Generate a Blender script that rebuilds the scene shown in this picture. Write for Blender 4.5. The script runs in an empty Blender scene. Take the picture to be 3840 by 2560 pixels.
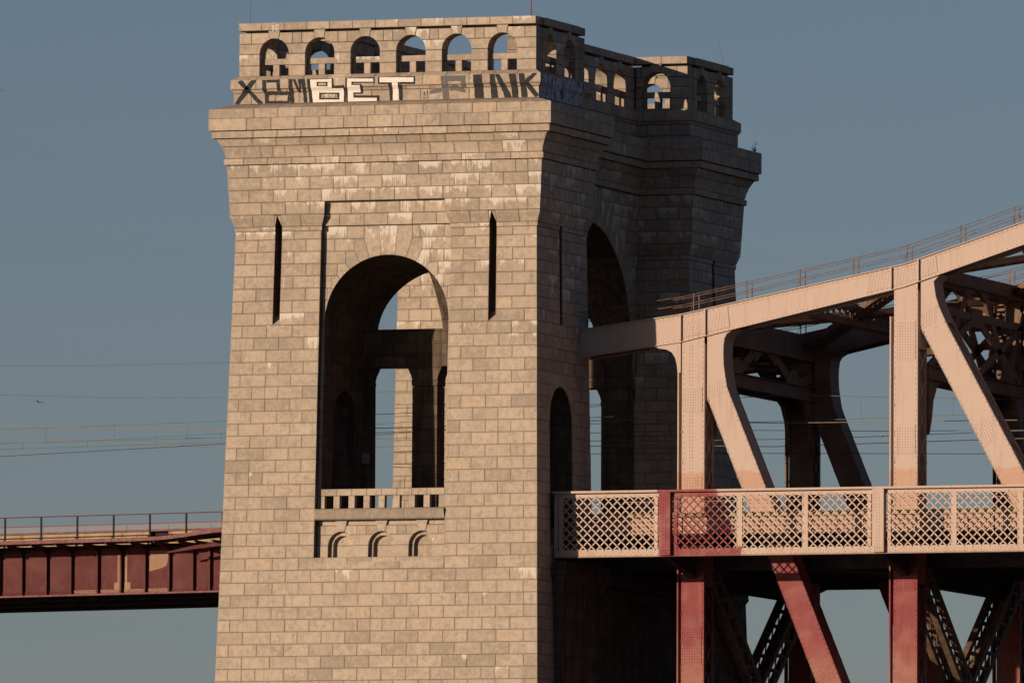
import bpy, math, random
from mathutils import Vector, Matrix
random.seed(11)
S = bpy.context.scene
COL = S.collection

# ------------------------------------------------------------------ camera
def unit(v):
    return Vector(v).normalized()
YAW, PITCH, ROLL = math.radians(19.1276), math.radians(3.8779), math.radians(.2413)
fw = Vector((-math.sin(YAW)*math.cos(PITCH), math.cos(YAW)*math.cos(PITCH), math.sin(PITCH)))
r0 = Vector((math.cos(YAW), math.sin(YAW), 0))
u0 = r0.cross(fw)
rt = math.cos(ROLL)*r0 + math.sin(ROLL)*u0
up = -math.sin(ROLL)*r0 + math.cos(ROLL)*u0
cd = bpy.data.cameras.new('camera')
cam = bpy.data.objects.new('camera', cd)
COL.objects.link(cam)
m = Matrix((rt, up, -fw)).transposed().to_4x4()
m.translation = Vector((264.2131, -766.0862, 2.0))
cam.matrix_world = m
cd.sensor_width = 36
cd.lens = 500
cd.clip_start = 10
cd.clip_end = 30000
S.camera = cam

# ------------------------------------------------------------------ light
SUN = unit((.635, 1.0, -.210))              # travel direction of the sunlight
EL = math.asin(-SUN.z)
w = bpy.data.worlds.new('World'); S.world = w; w.use_nodes = True
nt = w.node_tree; nt.nodes.clear()
sky = nt.nodes.new('ShaderNodeTexSky'); sky.sky_type = 'NISHITA'
sky.sun_disc = False
sky.sun_elevation = EL
sky.sun_rotation = math.atan2(-SUN.x, -SUN.y)
sky.altitude = 0; sky.air_density = .85; sky.dust_density = .25; sky.ozone_density = 4.0
bg = nt.nodes.new('ShaderNodeBackground'); bg.inputs['Strength'].default_value = .060
out = nt.nodes.new('ShaderNodeOutputWorld')
tint = nt.nodes.new('ShaderNodeMix'); tint.data_type = 'RGBA'; tint.blend_type = 'MULTIPLY'; tint.inputs['Factor'].default_value = 1
tint.inputs[7].default_value = (1.32, .955, .885, 1)        # one white balance for the whole sky
nt.links.new(sky.outputs[0], tint.inputs[6]); nt.links.new(tint.outputs[2], bg.inputs[0]); nt.links.new(bg.outputs[0], out.inputs[0])
ld = bpy.data.lights.new('sun', 'SUN'); ld.energy = 4.4; ld.angle = math.radians(.53); ld.color = (1.0, .825, .65)
sun = bpy.data.objects.new('sun', ld); COL.objects.link(sun)
sun.rotation_euler = SUN.to_track_quat('-Z', 'Y').to_euler()
sun.location = (-60, -100, 120)
vs = S.view_settings
vs.view_transform = 'Standard'; vs.look = 'None'; vs.gamma = 1; vs.use_curve_mapping = False
vs.exposure = 0.0
S.render.film_transparent = False

# ------------------------------------------------------------------ node materials
class NT:
    def __init__(s, name):
        s.m = bpy.data.materials.new(name); s.m.use_nodes = True
        s.t = s.m.node_tree; s.t.nodes.clear()
        s.o = s.n('ShaderNodeOutputMaterial'); s.b = s.n('ShaderNodeBsdfPrincipled')
        s.l(s.b.outputs[0], s.o.inputs[0])
    def n(s, t, **k):
        x = s.t.nodes.new(t)
        for a, v in k.items(): setattr(x, a, v)
        return x
    def l(s, a, b): s.t.links.new(a, b)
    def set(s, inp, v):
        if hasattr(v, 'is_linked') or hasattr(v, 'links'): s.l(v, inp)
        elif isinstance(v, (tuple, list)) and len(v) == 3 and inp.type == 'RGBA': inp.default_value = (*v, 1)
        else: inp.default_value = v
    def math(s, op, a, b=0., c=None, clamp=False):
        x = s.n('ShaderNodeMath', operation=op, use_clamp=clamp)
        s.set(x.inputs[0], a); s.set(x.inputs[1], b)
        if c is not None: s.set(x.inputs[2], c)
        return x.outputs[0]
    def mix(s, f, a, b, mode='MIX'):
        x = s.n('ShaderNodeMix', data_type='RGBA', blend_type=mode)
        s.set(x.inputs['Factor'], f); s.set(x.inputs[6], a); s.set(x.inputs[7], b)
        return x.outputs[2]
    def pos(s): return s.n('ShaderNodeNewGeometry').outputs['Position']
    def sep(s, v):
        x = s.n('ShaderNodeSeparateXYZ'); s.l(v, x.inputs[0]); return x.outputs
    def scale(s, v, sc):
        x = s.n('ShaderNodeVectorMath', operation='MULTIPLY'); s.l(v, x.inputs[0]); x.inputs[1].default_value = sc
        return x.outputs[0]
    def noise(s, v, sc, det=4., rough=.55):
        x = s.n('ShaderNodeTexNoise'); s.l(v, x.inputs['Vector'])
        x.inputs['Scale'].default_value = sc; x.inputs['Detail'].default_value = det; x.inputs['Roughness'].default_value = rough
        return x.outputs['Fac']
    def step(s, v, a, b):
        x = s.n('ShaderNodeMapRange', interpolation_type='SMOOTHSTEP'); s.set(x.inputs[0], v)
        x.inputs[1].default_value = a; x.inputs[2].default_value = b
        return x.outputs[0]
    def attr(s, nm):
        return s.n('ShaderNodeAttribute', attribute_name=nm).outputs['Fac']
    def bump(s, h, st, dist):
        x = s.n('ShaderNodeBump'); x.inputs['Strength'].default_value = st; x.inputs['Distance'].default_value = dist
        s.l(h, x.inputs['Height']); s.l(x.outputs[0], s.b.inputs['Normal'])
    def fin(s, col, rough=.8, spec=.25):
        s.set(s.b.inputs['Base Color'], col); s.set(s.b.inputs['Roughness'], rough)
        s.b.inputs['Specular IOR Level'].default_value = spec
        return s.m

def mat_stone():
    k = NT('granite')
    p = k.pos(); tone = k.attr('tone'); drip = k.attr('drip'); soot = k.attr('soot')
    uv = k.n('ShaderNodeUVMap', uv_map='UVMap').outputs[0]
    us = k.sep(uv)
    big = k.noise(p, .55, 5, .6); mid = k.noise(p, 2.6, 6, .65); fine = k.noise(p, 17., 3, .7)
    base = k.mix(tone, (.434, .332, .240), (.530, .412, .300))
    base = k.mix(k.math('MULTIPLY', k.step(mid, .35, .75), .35), base, (.405, .300, .210))
    base = k.mix(k.math('MULTIPLY', k.step(tone, .955, .985), .35), base, (.49, .335, .205))
    # blotches of grime that follow the stones unevenly
    f = k.math('ADD', k.math('MULTIPLY', mid, .9), k.math('MULTIPLY', big, .55))
    mot = k.noise(p, 5.5, 5, .7)
    f = k.math('ADD', f, k.math('MULTIPLY', soot, .23))
    f = k.math('ADD', f, k.math('MULTIPLY', k.math('SUBTRACT', mot, .5), .55))
    g = k.math('MULTIPLY', k.step(f, .66, 1.04), .60)
    base = k.mix(g, base, (.225, .180, .138))
    bl = k.step(k.noise(p, 3.1, 5, .62), .50, .70)
    base = k.mix(k.math('MULTIPLY', bl, .30), base, (.21, .170, .130))
    ds = k.noise(k.scale(p, (7., 7., .22)), 1., 4, .65)
    base = k.mix(k.math('MULTIPLY', k.step(ds, .52, .74), .34), base, (.19, .142, .105))
    # dark rims along joints
    du = k.math('MINIMUM', us[0], k.math('SUBTRACT', 1., us[0])); dv = k.math('MINIMUM', us[1], k.math('SUBTRACT', 1., us[1]))
    rim = k.math('MINIMUM', k.math('MULTIPLY', du, 2.), dv)
    rim = k.math('ADD', rim, k.math('MULTIPLY', k.math('SUBTRACT', mid, .5), .35))
    base = k.mix(k.math('MULTIPLY', k.math('SUBTRACT', 1., k.step(rim, .0, .11)), .34), base, (.14, .105, .078))
    # lime streaks running down from the joints
    fine_s = k.noise(k.scale(p, (13., 13., .45)), 1., 3, .6); grp = k.noise(k.scale(p, (1.7, 1.7, .9)), 1., 3, .6)
    ln = k.math('MULTIPLY', k.step(k.math('ADD', grp, k.math('MULTIPLY', drip, .42)), .68, 1.06), 1.25)
    ln = k.math('MULTIPLY', ln, k.math('ADD', -.55, k.math('MULTIPLY', fine_s, 2.6)))
    top = k.math('SUBTRACT', 1., us[1])
    a = k.math('SUBTRACT', 1., k.step(k.math('SUBTRACT', top, ln), -.34, .08))
    a = k.math('MULTIPLY', a, k.step(ln, .05, .30))
    yel = k.noise(k.scale(p, (2.2, 2.2, .1)), 1., 1, .5)
    lime = k.mix(k.math('MULTIPLY', k.step(yel, .60, .72), .6), (.74, .66, .55), (.66, .50, .26))
    base = k.mix(k.math('MULTIPLY', a, .72), base, lime)
    # rust-brown washes
    rs = k.noise(k.scale(p, (3.3, 3.3, .16)), 1., 2, .5)
    base = k.mix(k.math('MULTIPLY', k.step(rs, .66, .80), .33), base, (.33, .165, .065))
    gr = k.mix(k.math('MULTIPLY', k.step(fine, .35, .7), .16), base, (.62, .50, .37))
    gr = k.mix(k.math('MULTIPLY', k.step(fine, .62, .40), .10), gr, (.12, .09, .07))
    h = k.math('ADD', k.math('MULTIPLY', fine, .4), k.math('MULTIPLY', mid, .8))
    k.bump(h, .35, .03)
    return k.fin(gr, .88, .2)
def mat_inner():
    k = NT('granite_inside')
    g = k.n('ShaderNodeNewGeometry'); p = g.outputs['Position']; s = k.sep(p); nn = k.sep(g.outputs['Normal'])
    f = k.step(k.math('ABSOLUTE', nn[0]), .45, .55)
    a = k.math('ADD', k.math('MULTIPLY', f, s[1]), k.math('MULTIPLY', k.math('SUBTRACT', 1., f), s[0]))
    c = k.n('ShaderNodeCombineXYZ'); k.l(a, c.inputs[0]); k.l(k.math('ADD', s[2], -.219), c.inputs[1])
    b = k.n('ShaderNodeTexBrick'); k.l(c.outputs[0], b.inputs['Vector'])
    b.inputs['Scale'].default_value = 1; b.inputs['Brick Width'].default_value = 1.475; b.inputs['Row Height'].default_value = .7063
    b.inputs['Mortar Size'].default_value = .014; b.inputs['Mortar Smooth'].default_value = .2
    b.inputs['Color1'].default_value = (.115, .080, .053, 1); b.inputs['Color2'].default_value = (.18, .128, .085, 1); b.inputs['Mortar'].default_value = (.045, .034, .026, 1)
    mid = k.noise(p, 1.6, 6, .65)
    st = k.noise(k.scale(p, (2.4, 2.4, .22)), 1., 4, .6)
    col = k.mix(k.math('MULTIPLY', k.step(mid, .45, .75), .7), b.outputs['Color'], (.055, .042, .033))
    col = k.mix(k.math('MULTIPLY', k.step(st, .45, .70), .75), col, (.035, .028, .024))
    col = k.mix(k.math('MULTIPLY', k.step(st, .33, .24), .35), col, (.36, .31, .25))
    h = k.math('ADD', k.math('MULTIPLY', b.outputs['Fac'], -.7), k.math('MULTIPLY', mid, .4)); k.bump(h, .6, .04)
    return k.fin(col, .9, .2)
def mat_plain(name, col, rough=.7, var=.25, sc=3., spec=.25, bump=0.):
    k = NT(name); p = k.pos()
    n1 = k.noise(p, sc, 5, .6)
    dark = tuple(c*(1-var) for c in col); lite = tuple(min(1, c*(1+var)) for c in col)
    c = k.mix(k.step(n1, .3, .7), dark, lite)
    if bump: k.bump(n1, bump, .02)
    return k.fin(c, rough, spec)
TAN = (.53, .388, .302); SALMON = (.50, .235, .135); RED = (.25, .052, .052); RUST = (.17, .062, .022)
def paint_wear(k, p, col, rust=.5, pale=.18):
    n1 = k.noise(p, .8, 5, .6); n2 = k.noise(p, 5., 6, .7)
    st = k.noise(k.scale(p, (4., 4., .35)), 1., 3, .6)
    col = k.mix(k.math('MULTIPLY', k.step(n1, .42, .7), pale), col, (.62, .46, .35))
    col = k.mix(k.math('MULTIPLY', k.step(st, .50, .75), .40), col, (.62, .58, .55), 'MULTIPLY')
    col = k.mix(k.math('MULTIPLY', k.step(n2, .62, .73), rust), col, RUST)
    rr = k.noise(k.scale(p, (2.6, 2.6, .30)), 1., 5, .7)
    col = k.mix(k.math('MULTIPLY', k.step(rr, .60, .76), rust*.7), col, (.26, .105, .045))
    k.bump(k.noise(p, 2.2, 3, .5), .12, .02)
    return k.fin(col, k.math('ADD', .52, k.math('MULTIPLY', n2, .25)), .16)
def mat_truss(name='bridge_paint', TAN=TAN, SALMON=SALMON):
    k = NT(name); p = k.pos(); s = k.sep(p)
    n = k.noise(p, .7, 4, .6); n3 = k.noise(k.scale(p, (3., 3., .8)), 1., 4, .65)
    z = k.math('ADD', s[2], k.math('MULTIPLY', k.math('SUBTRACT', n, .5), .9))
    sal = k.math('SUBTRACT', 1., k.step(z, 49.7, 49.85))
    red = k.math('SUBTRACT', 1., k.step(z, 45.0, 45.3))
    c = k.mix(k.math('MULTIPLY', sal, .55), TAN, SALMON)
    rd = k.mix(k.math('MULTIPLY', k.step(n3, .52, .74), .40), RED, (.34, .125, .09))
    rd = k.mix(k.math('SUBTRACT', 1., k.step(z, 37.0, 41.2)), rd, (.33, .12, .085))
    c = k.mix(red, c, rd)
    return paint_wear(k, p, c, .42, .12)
def mat_lattice():
    k = NT('lattice_paint'); p = k.pos(); s = k.sep(p)
    n = k.noise(p, 1.3, 5, .7)
    x = k.math('ADD', s[0], k.math('MULTIPLY', k.math('SUBTRACT', n, .5), 2.2))
    x = k.math('SUBTRACT', x, k.math('MULTIPLY', k.math('SUBTRACT', 46.5, s[2]), .35))
    f = k.math('MULTIPLY', k.step(s[0], 6.86, 6.87), k.math('SUBTRACT', 1., k.step(x, 10.95, 11.25)))
    n3 = k.noise(p, 6., 4, .65)
    c = k.mix(k.math('MULTIPLY', k.step(n, .45, .65), .35), TAN, (.52, .30, .20))
    c = k.mix(f, c, k.mix(k.math('MULTIPLY', k.step(n3, .5, .75), .3), RED, (.40, .17, .12)))
    low = k.math('SUBTRACT', 1., k.step(k.math('ADD', s[2], k.math('MULTIPLY', n3, .25)), 44.78, 44.92))
    c = k.mix(k.math('MULTIPLY', low, .55), c, RUST)
    return paint_wear(k, p, c, .45)
def mat_maroon():
    k = NT('maroon_paint'); p = k.pos(); n = k.noise(p, 1.1, 6, .65); s = k.sep(p)
    st = k.noise(k.scale(p, (3.5, 3.5, .4)), 1., 4, .65)
    c = k.mix(k.step(n, .35, .7), (.095, .022, .020), (.140, .034, .029))
    c = k.mix(k.math('MULTIPLY', k.step(st, .58, .76), .22), c, (.22, .095, .075))
    return paint_wear(k, p, c, .2, .03)
def mat_primer():
    k = NT('primer_patch'); p = k.pos(); n = k.noise(p, 1.6, 5, .6)
    return paint_wear(k, p, k.mix(k.step(n, .4, .65), (.33, .19, .13), (.30, .15, .075)), .25)
def mat_concrete():
    k = NT('stained_concrete'); p = k.pos(); n = k.noise(p, 1.4, 5, .6)
    st = k.noise(k.scale(p, (2.5, 2.5, .25)), 1., 4, .65)
    c = k.mix(k.step(n, .3, .7), (.36, .25, .13), (.46, .33, .18))
    c = k.mix(k.math('MULTIPLY', k.step(st, .52, .7), .7), c, (.20, .085, .03))
    return k.fin(c, .9, .15)
def mat_mesh():
    k = NT('wire_mesh'); k.fin((.30, .28, .29), .7, .2)
    tr = k.n('ShaderNodeBsdfTransparent'); mx = k.n('ShaderNodeMixShader'); mx.inputs[0].default_value = .55
    k.l(tr.outputs[0], mx.inputs[1]); k.l(k.b.outputs[0], mx.inputs[2]); k.l(mx.outputs[0], k.o.inputs[0])
    return k.m
def mat_scrawl():
    k = NT('faded_scrawl'); p = k.pos(); s = k.sep(p)
    q = k.n('ShaderNodeCombineXYZ'); k.l(k.math('MULTIPLY', s[1], 2.4), q.inputs[0]); k.l(k.math('MULTIPLY', s[2], .55), q.inputs[2])
    n = k.noise(q.outputs[0], 1.4, 2, .5); n2 = k.noise(p, 6, 5, .7)
    f = k.step(k.math('ABSOLUTE', k.math('SUBTRACT', n, .5)), .035, .015)
    c = k.mix(k.math('MULTIPLY', k.step(n2, .4, .6), .3), (.52, .50, .52), (.34, .32, .33))
    c = k.mix(f, c, (.07, .065, .08))
    return k.fin(c, .8, .2)
M = dict(stone=mat_stone(), inner=mat_inner(), mortar=mat_plain('mortar', (.085, .060, .043), .95, .3, 2.),
    truss=mat_truss(), shade_grime=mat_truss('shaded_sooty_paint', (.20, .118, .078), (.18, .10, .065)), lattice=mat_lattice(), maroon=mat_maroon(), primer=mat_primer(), concrete=mat_concrete(), mesh=mat_mesh(), scrawl=mat_scrawl(),  # second truss paint: sooty, and darkened further with shade in its colour
    black_paint=mat_plain('black_paint', (.030, .026, .026), .8, .35, 9.), white_paint=mat_plain('white_paint', (.76, .67, .56), .8, .10, 9.),
    grey_paint=mat_plain('grey_paint', (.135, .118, .104), .8, .12, 7.), deck=mat_plain('deck_steel', (.045, .030, .026), .85, .35, 1.5),
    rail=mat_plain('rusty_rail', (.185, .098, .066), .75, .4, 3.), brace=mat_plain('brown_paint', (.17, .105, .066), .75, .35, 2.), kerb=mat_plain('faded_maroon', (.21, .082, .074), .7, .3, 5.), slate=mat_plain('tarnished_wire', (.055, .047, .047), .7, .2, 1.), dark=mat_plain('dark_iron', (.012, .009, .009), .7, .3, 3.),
    green=mat_plain('verdigris_wire', (.135, .175, .115), .7, .2, 1.), pink=mat_plain('copper_feeder', (.30, .21, .15), .6, .2, 1.),
    box=mat_plain('grey_enamel', (.30, .28, .26), .5, .12, 3.), bird=mat_plain('gull_feather', (.10, .085, .085), .8, .3, 9.), gull=mat_plain('white_feather', (.62, .56, .50), .8, .25, 9.),
    weed=mat_plain('dry_weed', (.055, .060, .030), .9, .3, 9.), water=mat_plain('river_water', (.030, .040, .045), .12, .2, .05, .5, .0))

# ------------------------------------------------------------------ objects
class MB:
    """collects faces (with stone attributes) and links them as ONE mesh object"""
    def __init__(s): s.v = []; s.f = []; s.uv = []; s.a = []; s.mi = []
    def add(s, vs, fs, uv=None, tone=(.5, 0, 0), mi=0):
        o = len(s.v); s.v += [tuple(x) for x in vs]
        for i, f in enumerate(fs):
            s.f.append(tuple(o+j for j in f)); s.uv.append(uv[i] if uv else None); s.a.append(tone); s.mi.append(mi)
        return s
    def join(s, b):
        o = len(s.v); s.v += b.v; s.f += [tuple(o+j for j in f) for f in b.f]; s.uv += b.uv; s.a += b.a; s.mi += b.mi
    def mesh(s, name, mats, attrs=False):
        me = bpy.data.meshes.new(name); me.from_pydata(s.v, [], s.f)
        for mm in mats: me.materials.append(M[mm])
        if len(mats) > 1: me.polygons.foreach_set('material_index', s.mi)
        if attrs:
            for i, an in enumerate(('tone', 'drip', 'soot')):
                at = me.attributes.new(an, 'FLOAT', 'FACE'); at.data.foreach_set('value', [t[i] for t in s.a])
            ul = me.uv_layers.new(name='UVMap'); flat = []
            for f, uv in zip(s.f, s.uv):
                for j in range(len(f)): flat += list(uv[j]) if uv else [.5, .5]
            ul.data.foreach_set('uv', flat)
        me.update(); return me
    def build(s, name, mat, parent=None, attrs=False, **props):
        mats = mat if isinstance(mat, (list, tuple)) else [mat]
        return link(bpy.data.objects.new(name, s.mesh(name, mats, attrs)), parent, **props)
    # solids
    def box(s, x0, x1, y0, y1, z0, z1, **k):
        v = [(x, y, z) for z in (z0, z1) for y in (y0, y1) for x in (x0, x1)]
        return s.add(v, [(0, 2, 3, 1), (4, 5, 7, 6), (0, 1, 5, 4), (2, 6, 7, 3), (0, 4, 6, 2), (1, 3, 7, 5)], **k)
    def prism(s, poly, y0, y1, **k):                       # polygon in XZ, extruded along Y
        n = len(poly); v = [(x, y0, z) for x, z in poly]+[(x, y1, z) for x, z in poly]
        return s.add(v, [tuple(range(n)), tuple(range(2*n-1, n-1, -1))]+[(i, i+n, (i+1) % n+n, (i+1) % n) for i in range(n)], **k)
    def prismx(s, poly, x0, x1, **k):                      # polygon in YZ, extruded along X
        n = len(poly); v = [(x0, y, z) for y, z in poly]+[(x1, y, z) for y, z in poly]
        return s.add(v, [tuple(range(n)), tuple(range(2*n-1, n-1, -1))]+[(i, i+n, (i+1) % n+n, (i+1) % n) for i in range(n)], **k)
    def bar(s, p, q, wd, th, nrm=(0, -1, 0), **k):         # flat bar p->q, width wd across, thickness th along nrm
        p, q = Vector(p), Vector(q); d = (q-p).normalized(); n = Vector(nrm); n = (n-d*n.dot(d)).normalized(); c = d.cross(n)
        v = [e+c*a*wd/2+n*b*th/2 for e in (p, q) for a in (-1, 1) for b in (-1, 1)]
        return s.add(v, [(0, 1, 3, 2), (4, 6, 7, 5), (0, 4, 5, 1), (2, 3, 7, 6), (0, 2, 6, 4), (1, 5, 7, 3)], **k)
    def tube(s, pts, r, n=6, **k):
        pts = [Vector(p) for p in pts]; rings = []
        for i, p in enumerate(pts):
            d = (pts[min(i+1, len(pts)-1)]-pts[max(i-1, 0)]).normalized()
            a = d.cross(Vector((0, 0, 1)) if abs(d.z) < .9 else Vector((1, 0, 0))).normalized(); b = d.cross(a)
            rr = r[i] if isinstance(r, (list, tuple)) else r
            rings.append([p+(a*math.cos(t*2*math.pi/n)+b*math.sin(t*2*math.pi/n))*rr for t in range(n)])
        v = [x for g in rings for x in g]; f = [tuple(range(n)), tuple(range(len(v)-1, len(v)-n-1, -1))]
        for i in range(len(pts)-1):
            f += [(i*n+j, i*n+(j+1) % n, (i+1)*n+(j+1) % n, (i+1)*n+j) for j in range(n)]
        return s.add(v, f, **k)
def link(o, parent=None, **props):
    COL.objects.link(o)
    if parent is not None:
        o.parent = parent
        if parent.type == 'EMPTY': o.matrix_parent_inverse = Matrix.Translation(-parent.location)
    for a, v in props.items(): o[a] = v
    return o
def thing(name, loc, label, cat, group=None):
    e = bpy.data.objects.new(name, None); e.location = loc; e.empty_display_size = 1
    link(e); e['label'] = label; e['category'] = cat
    if group: e['group'] = group
    return e
def rnd(a, b): return random.uniform(a, b)
GRAF=[('X',[('k',[(-18.17,72.21),(-17.93,72.36),(-17.46,71.76),(-16.65,70.95),(-16.91,70.85),(-17.66,71.67)]),('k',[(-17.27,72.35),(-16.97,72.31),(-17.42,71.75),(-18.2,70.88),(-18.42,70.98),(-17.81,71.76)])]),('8',[('k',[(-16.67,72.34),(-16.43,72.34),(-16.42,71.64),(-16.66,71.64)]),('k',[(-16.42,72.35),(-15.59,72.33),(-15.59,72.11),(-16.42,72.13)]),('k',[(-15.8,72.11),(-15.58,72.11),(-15.56,71.62),(-15.77,71.63)]),('k',[(-16.6,71.64),(-15.02,71.59),(-15.04,71.38),(-16.56,71.42)]),('k',[(-16.54,71.41),(-16.31,71.41),(-16.3,70.85),(-16.54,70.86)]),('k',[(-15.16,71.38),(-15.03,71.38),(-15.03,70.82),(-15.16,70.82)]),('k',[(-16.3,71.08),(-15.16,71.05),(-15.16,70.82),(-16.3,70.85)])]),('M',[('k',[(-15.08,72.3),(-14.83,72.31),(-14.74,70.87),(-14.99,70.86)]),('k',[(-14.83,72.31),(-14.66,72.31),(-14.28,71.53),(-14.5,71.53)]),('k',[(-14.5,72.32),(-14.29,72.31),(-14.28,71.72),(-14.39,71.73)]),('k',[(-14.28,72.32),(-14.06,72.32),(-13.95,70.85),(-14.16,70.86)])]),('B',[('k',[(-13.94,72.32),(-13.75,72.33),(-13.61,70.85),(-13.82,70.84)]),('k',[(-13.75,72.33),(-12.33,72.34),(-12.33,72.26),(-13.75,72.24)]),('k',[(-12.42,72.25),(-12.32,72.25),(-12.3,71.85),(-12.41,71.86)]),('k',[(-12.4,71.85),(-11.67,71.87),(-11.67,71.72),(-12.41,71.72)]),('k',[(-11.71,71.7),(-11.6,71.7),(-11.62,70.84),(-11.71,70.83)]),('k',[(-13.61,70.88),(-11.71,70.86),(-11.71,70.82),(-13.61,70.83)]),('w',[(-13.74,72.24),(-13.34,72.24),(-13.33,71.74),(-13.71,71.75)]),('w',[(-13.34,72.24),(-12.42,72.25),(-12.42,72.07),(-13.34,72.1)]),('w',[(-12.66,72.08),(-12.42,72.07),(-12.42,71.72),(-12.66,71.73)]),('w',[(-13.33,71.84),(-12.66,71.82),(-12.66,71.73),(-13.33,71.75)]),('k',[(-13.34,72.1),(-12.66,72.08),(-12.66,72.02),(-13.34,72.04)]),('k',[(-13.33,71.9),(-12.66,71.88),(-12.66,71.82),(-13.33,71.84)]),('k',[(-13.34,72.03),(-13.25,72.03),(-13.25,71.9),(-13.33,71.9)]),('k',[(-12.77,72.02),(-12.66,72.02),(-12.66,71.89),(-12.77,71.89)]),('w',[(-13.7,71.74),(-13.23,71.73),(-13.23,70.88),(-13.6,70.89)]),('w',[(-13.23,71.73),(-11.72,71.69),(-11.72,71.45),(-13.23,71.49)]),('w',[(-11.99,71.46),(-11.72,71.45),(-11.72,70.86),(-11.99,70.87)]),('w',[(-13.23,71.09),(-11.99,71.06),(-11.99,70.87),(-13.22,70.9)]),('k',[(-13.23,71.48),(-11.99,71.46),(-11.99,71.38),(-13.23,71.41)]),('k',[(-13.23,71.18),(-11.99,71.15),(-11.99,71.06),(-13.23,71.09)]),('k',[(-13.23,71.4),(-13.12,71.4),(-13.12,71.18),(-13.23,71.19)]),('k',[(-12.12,71.38),(-11.99,71.37),(-11.99,71.16),(-12.12,71.16)])]),('E',[('k',[(-11.59,72.31),(-11.49,72.31),(-11.48,70.85),(-11.58,70.86)]),('k',[(-11.48,72.35),(-9.81,72.31),(-9.81,72.21),(-11.48,72.25)]),('k',[(-9.88,72.21),(-9.8,72.21),(-9.8,71.95),(-9.88,71.95)]),('k',[(-11.2,72.05),(-9.88,72.02),(-9.88,71.95),(-11.2,71.98)]),('k',[(-11.2,71.98),(-11.12,71.98),(-11.12,71.86),(-11.2,71.87)]),('k',[(-11.12,71.93),(-10.62,71.92),(-10.62,71.85),(-11.12,71.86)]),('k',[(-10.69,71.85),(-10.55,71.85),(-10.55,71.35),(-10.69,71.36)]),('k',[(-11.13,71.45),(-10.7,71.44),(-10.69,71.35),(-11.13,71.36)]),('k',[(-11.13,71.36),(-11.05,71.35),(-11.05,71.14),(-11.13,71.14)]),('k',[(-11.04,71.28),(-9.55,71.24),(-9.55,71.1),(-11.04,71.14)]),('k',[(-9.7,71.1),(-9.55,71.1),(-9.55,70.87),(-9.7,70.87)]),('w',[(-11.48,72.25),(-11.21,72.24),(-11.2,70.85),(-11.48,70.85)]),('w',[(-11.2,72.24),(-9.89,72.21),(-9.88,72.02),(-11.2,72.06)]),('w',[(-11.2,71.86),(-10.7,71.85),(-10.7,71.44),(-11.2,71.45)]),('w',[(-11.2,71.14),(-9.71,71.1),(-9.7,70.85),(-11.2,70.88)]),('w',[(-11.2,71.45),(-11.14,71.45),(-11.13,71.14),(-11.2,71.14)])]),('T',[('k',[(-9.6,72.35),(-7.33,72.3),(-7.33,72.22),(-9.6,72.27)]),('k',[(-7.42,72.22),(-7.33,72.21),(-7.33,71.83),(-7.42,71.83)]),('k',[(-9.6,72.27),(-9.51,72.27),(-9.51,71.88),(-9.6,71.89)]),('k',[(-9.5,71.97),(-8.74,71.96),(-8.74,71.86),(-9.5,71.88)]),('k',[(-8.38,71.97),(-7.43,71.95),(-7.42,71.83),(-8.38,71.86)]),('k',[(-8.97,71.86),(-8.74,71.86),(-8.74,70.85),(-8.91,70.84)]),('k',[(-8.38,71.85),(-8.15,71.84),(-8.13,70.86),(-8.33,70.85)]),('w',[(-9.5,72.27),(-7.43,72.22),(-7.43,71.95),(-9.5,72.0)]),('w',[(-8.74,71.98),(-8.39,71.97),(-8.38,70.85),(-8.73,70.86)]),('w',[(-9.5,72.0),(-8.74,71.98),(-8.74,71.96),(-9.5,71.98)])]),('F',[('g',[(-5.78,72.28),(-4.28,72.25),(-4.28,71.92),(-5.78,71.96)]),('g',[(-5.76,71.95),(-5.36,71.94),(-5.28,70.87),(-5.69,70.86)]),('g',[(-4.56,71.92),(-4.28,71.92),(-4.28,71.51),(-4.56,71.52)]),('g',[(-6.5,71.23),(-6.47,71.46),(-5.77,71.6),(-5.77,71.35)]),('g',[(-5.28,71.67),(-4.85,71.72),(-4.32,71.46),(-4.35,71.26),(-4.96,71.42),(-5.28,71.38)]),('g',[(-6.86,71.4),(-6.76,71.39),(-6.76,71.15),(-6.86,71.16)]),('g',[(-6.68,71.46),(-6.6,71.46),(-6.6,71.16),(-6.68,71.16)]),('g',[(-6.86,71.09),(-6.79,71.09),(-6.79,70.98),(-6.86,70.98)]),('g',[(-6.66,71.11),(-6.6,71.1),(-6.6,71.0),(-6.66,71.0)])]),('I',[('k',[(-3.81,72.28),(-3.3,72.31),(-3.18,70.86),(-3.75,70.85)])]),('N',[('k',[(-2.81,72.32),(-2.52,72.33),(-2.33,70.86),(-2.75,70.86)]),('k',[(-2.51,72.33),(-2.22,72.28),(-1.47,70.87),(-1.9,70.87)]),('k',[(-1.66,72.33),(-1.25,72.33),(-1.09,70.88),(-1.46,70.87)])]),('K',[('k',[(-1.07,72.33),(-0.73,72.34),(-0.55,70.87),(-0.92,70.87)]),('k',[(-0.71,71.89),(-0.11,72.37),(0.06,72.24),(-0.58,71.64)]),('k',[(-0.61,71.75),(-0.38,71.69),(0.14,71.02),(-0.07,70.88),(-0.58,71.47)])])]
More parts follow.
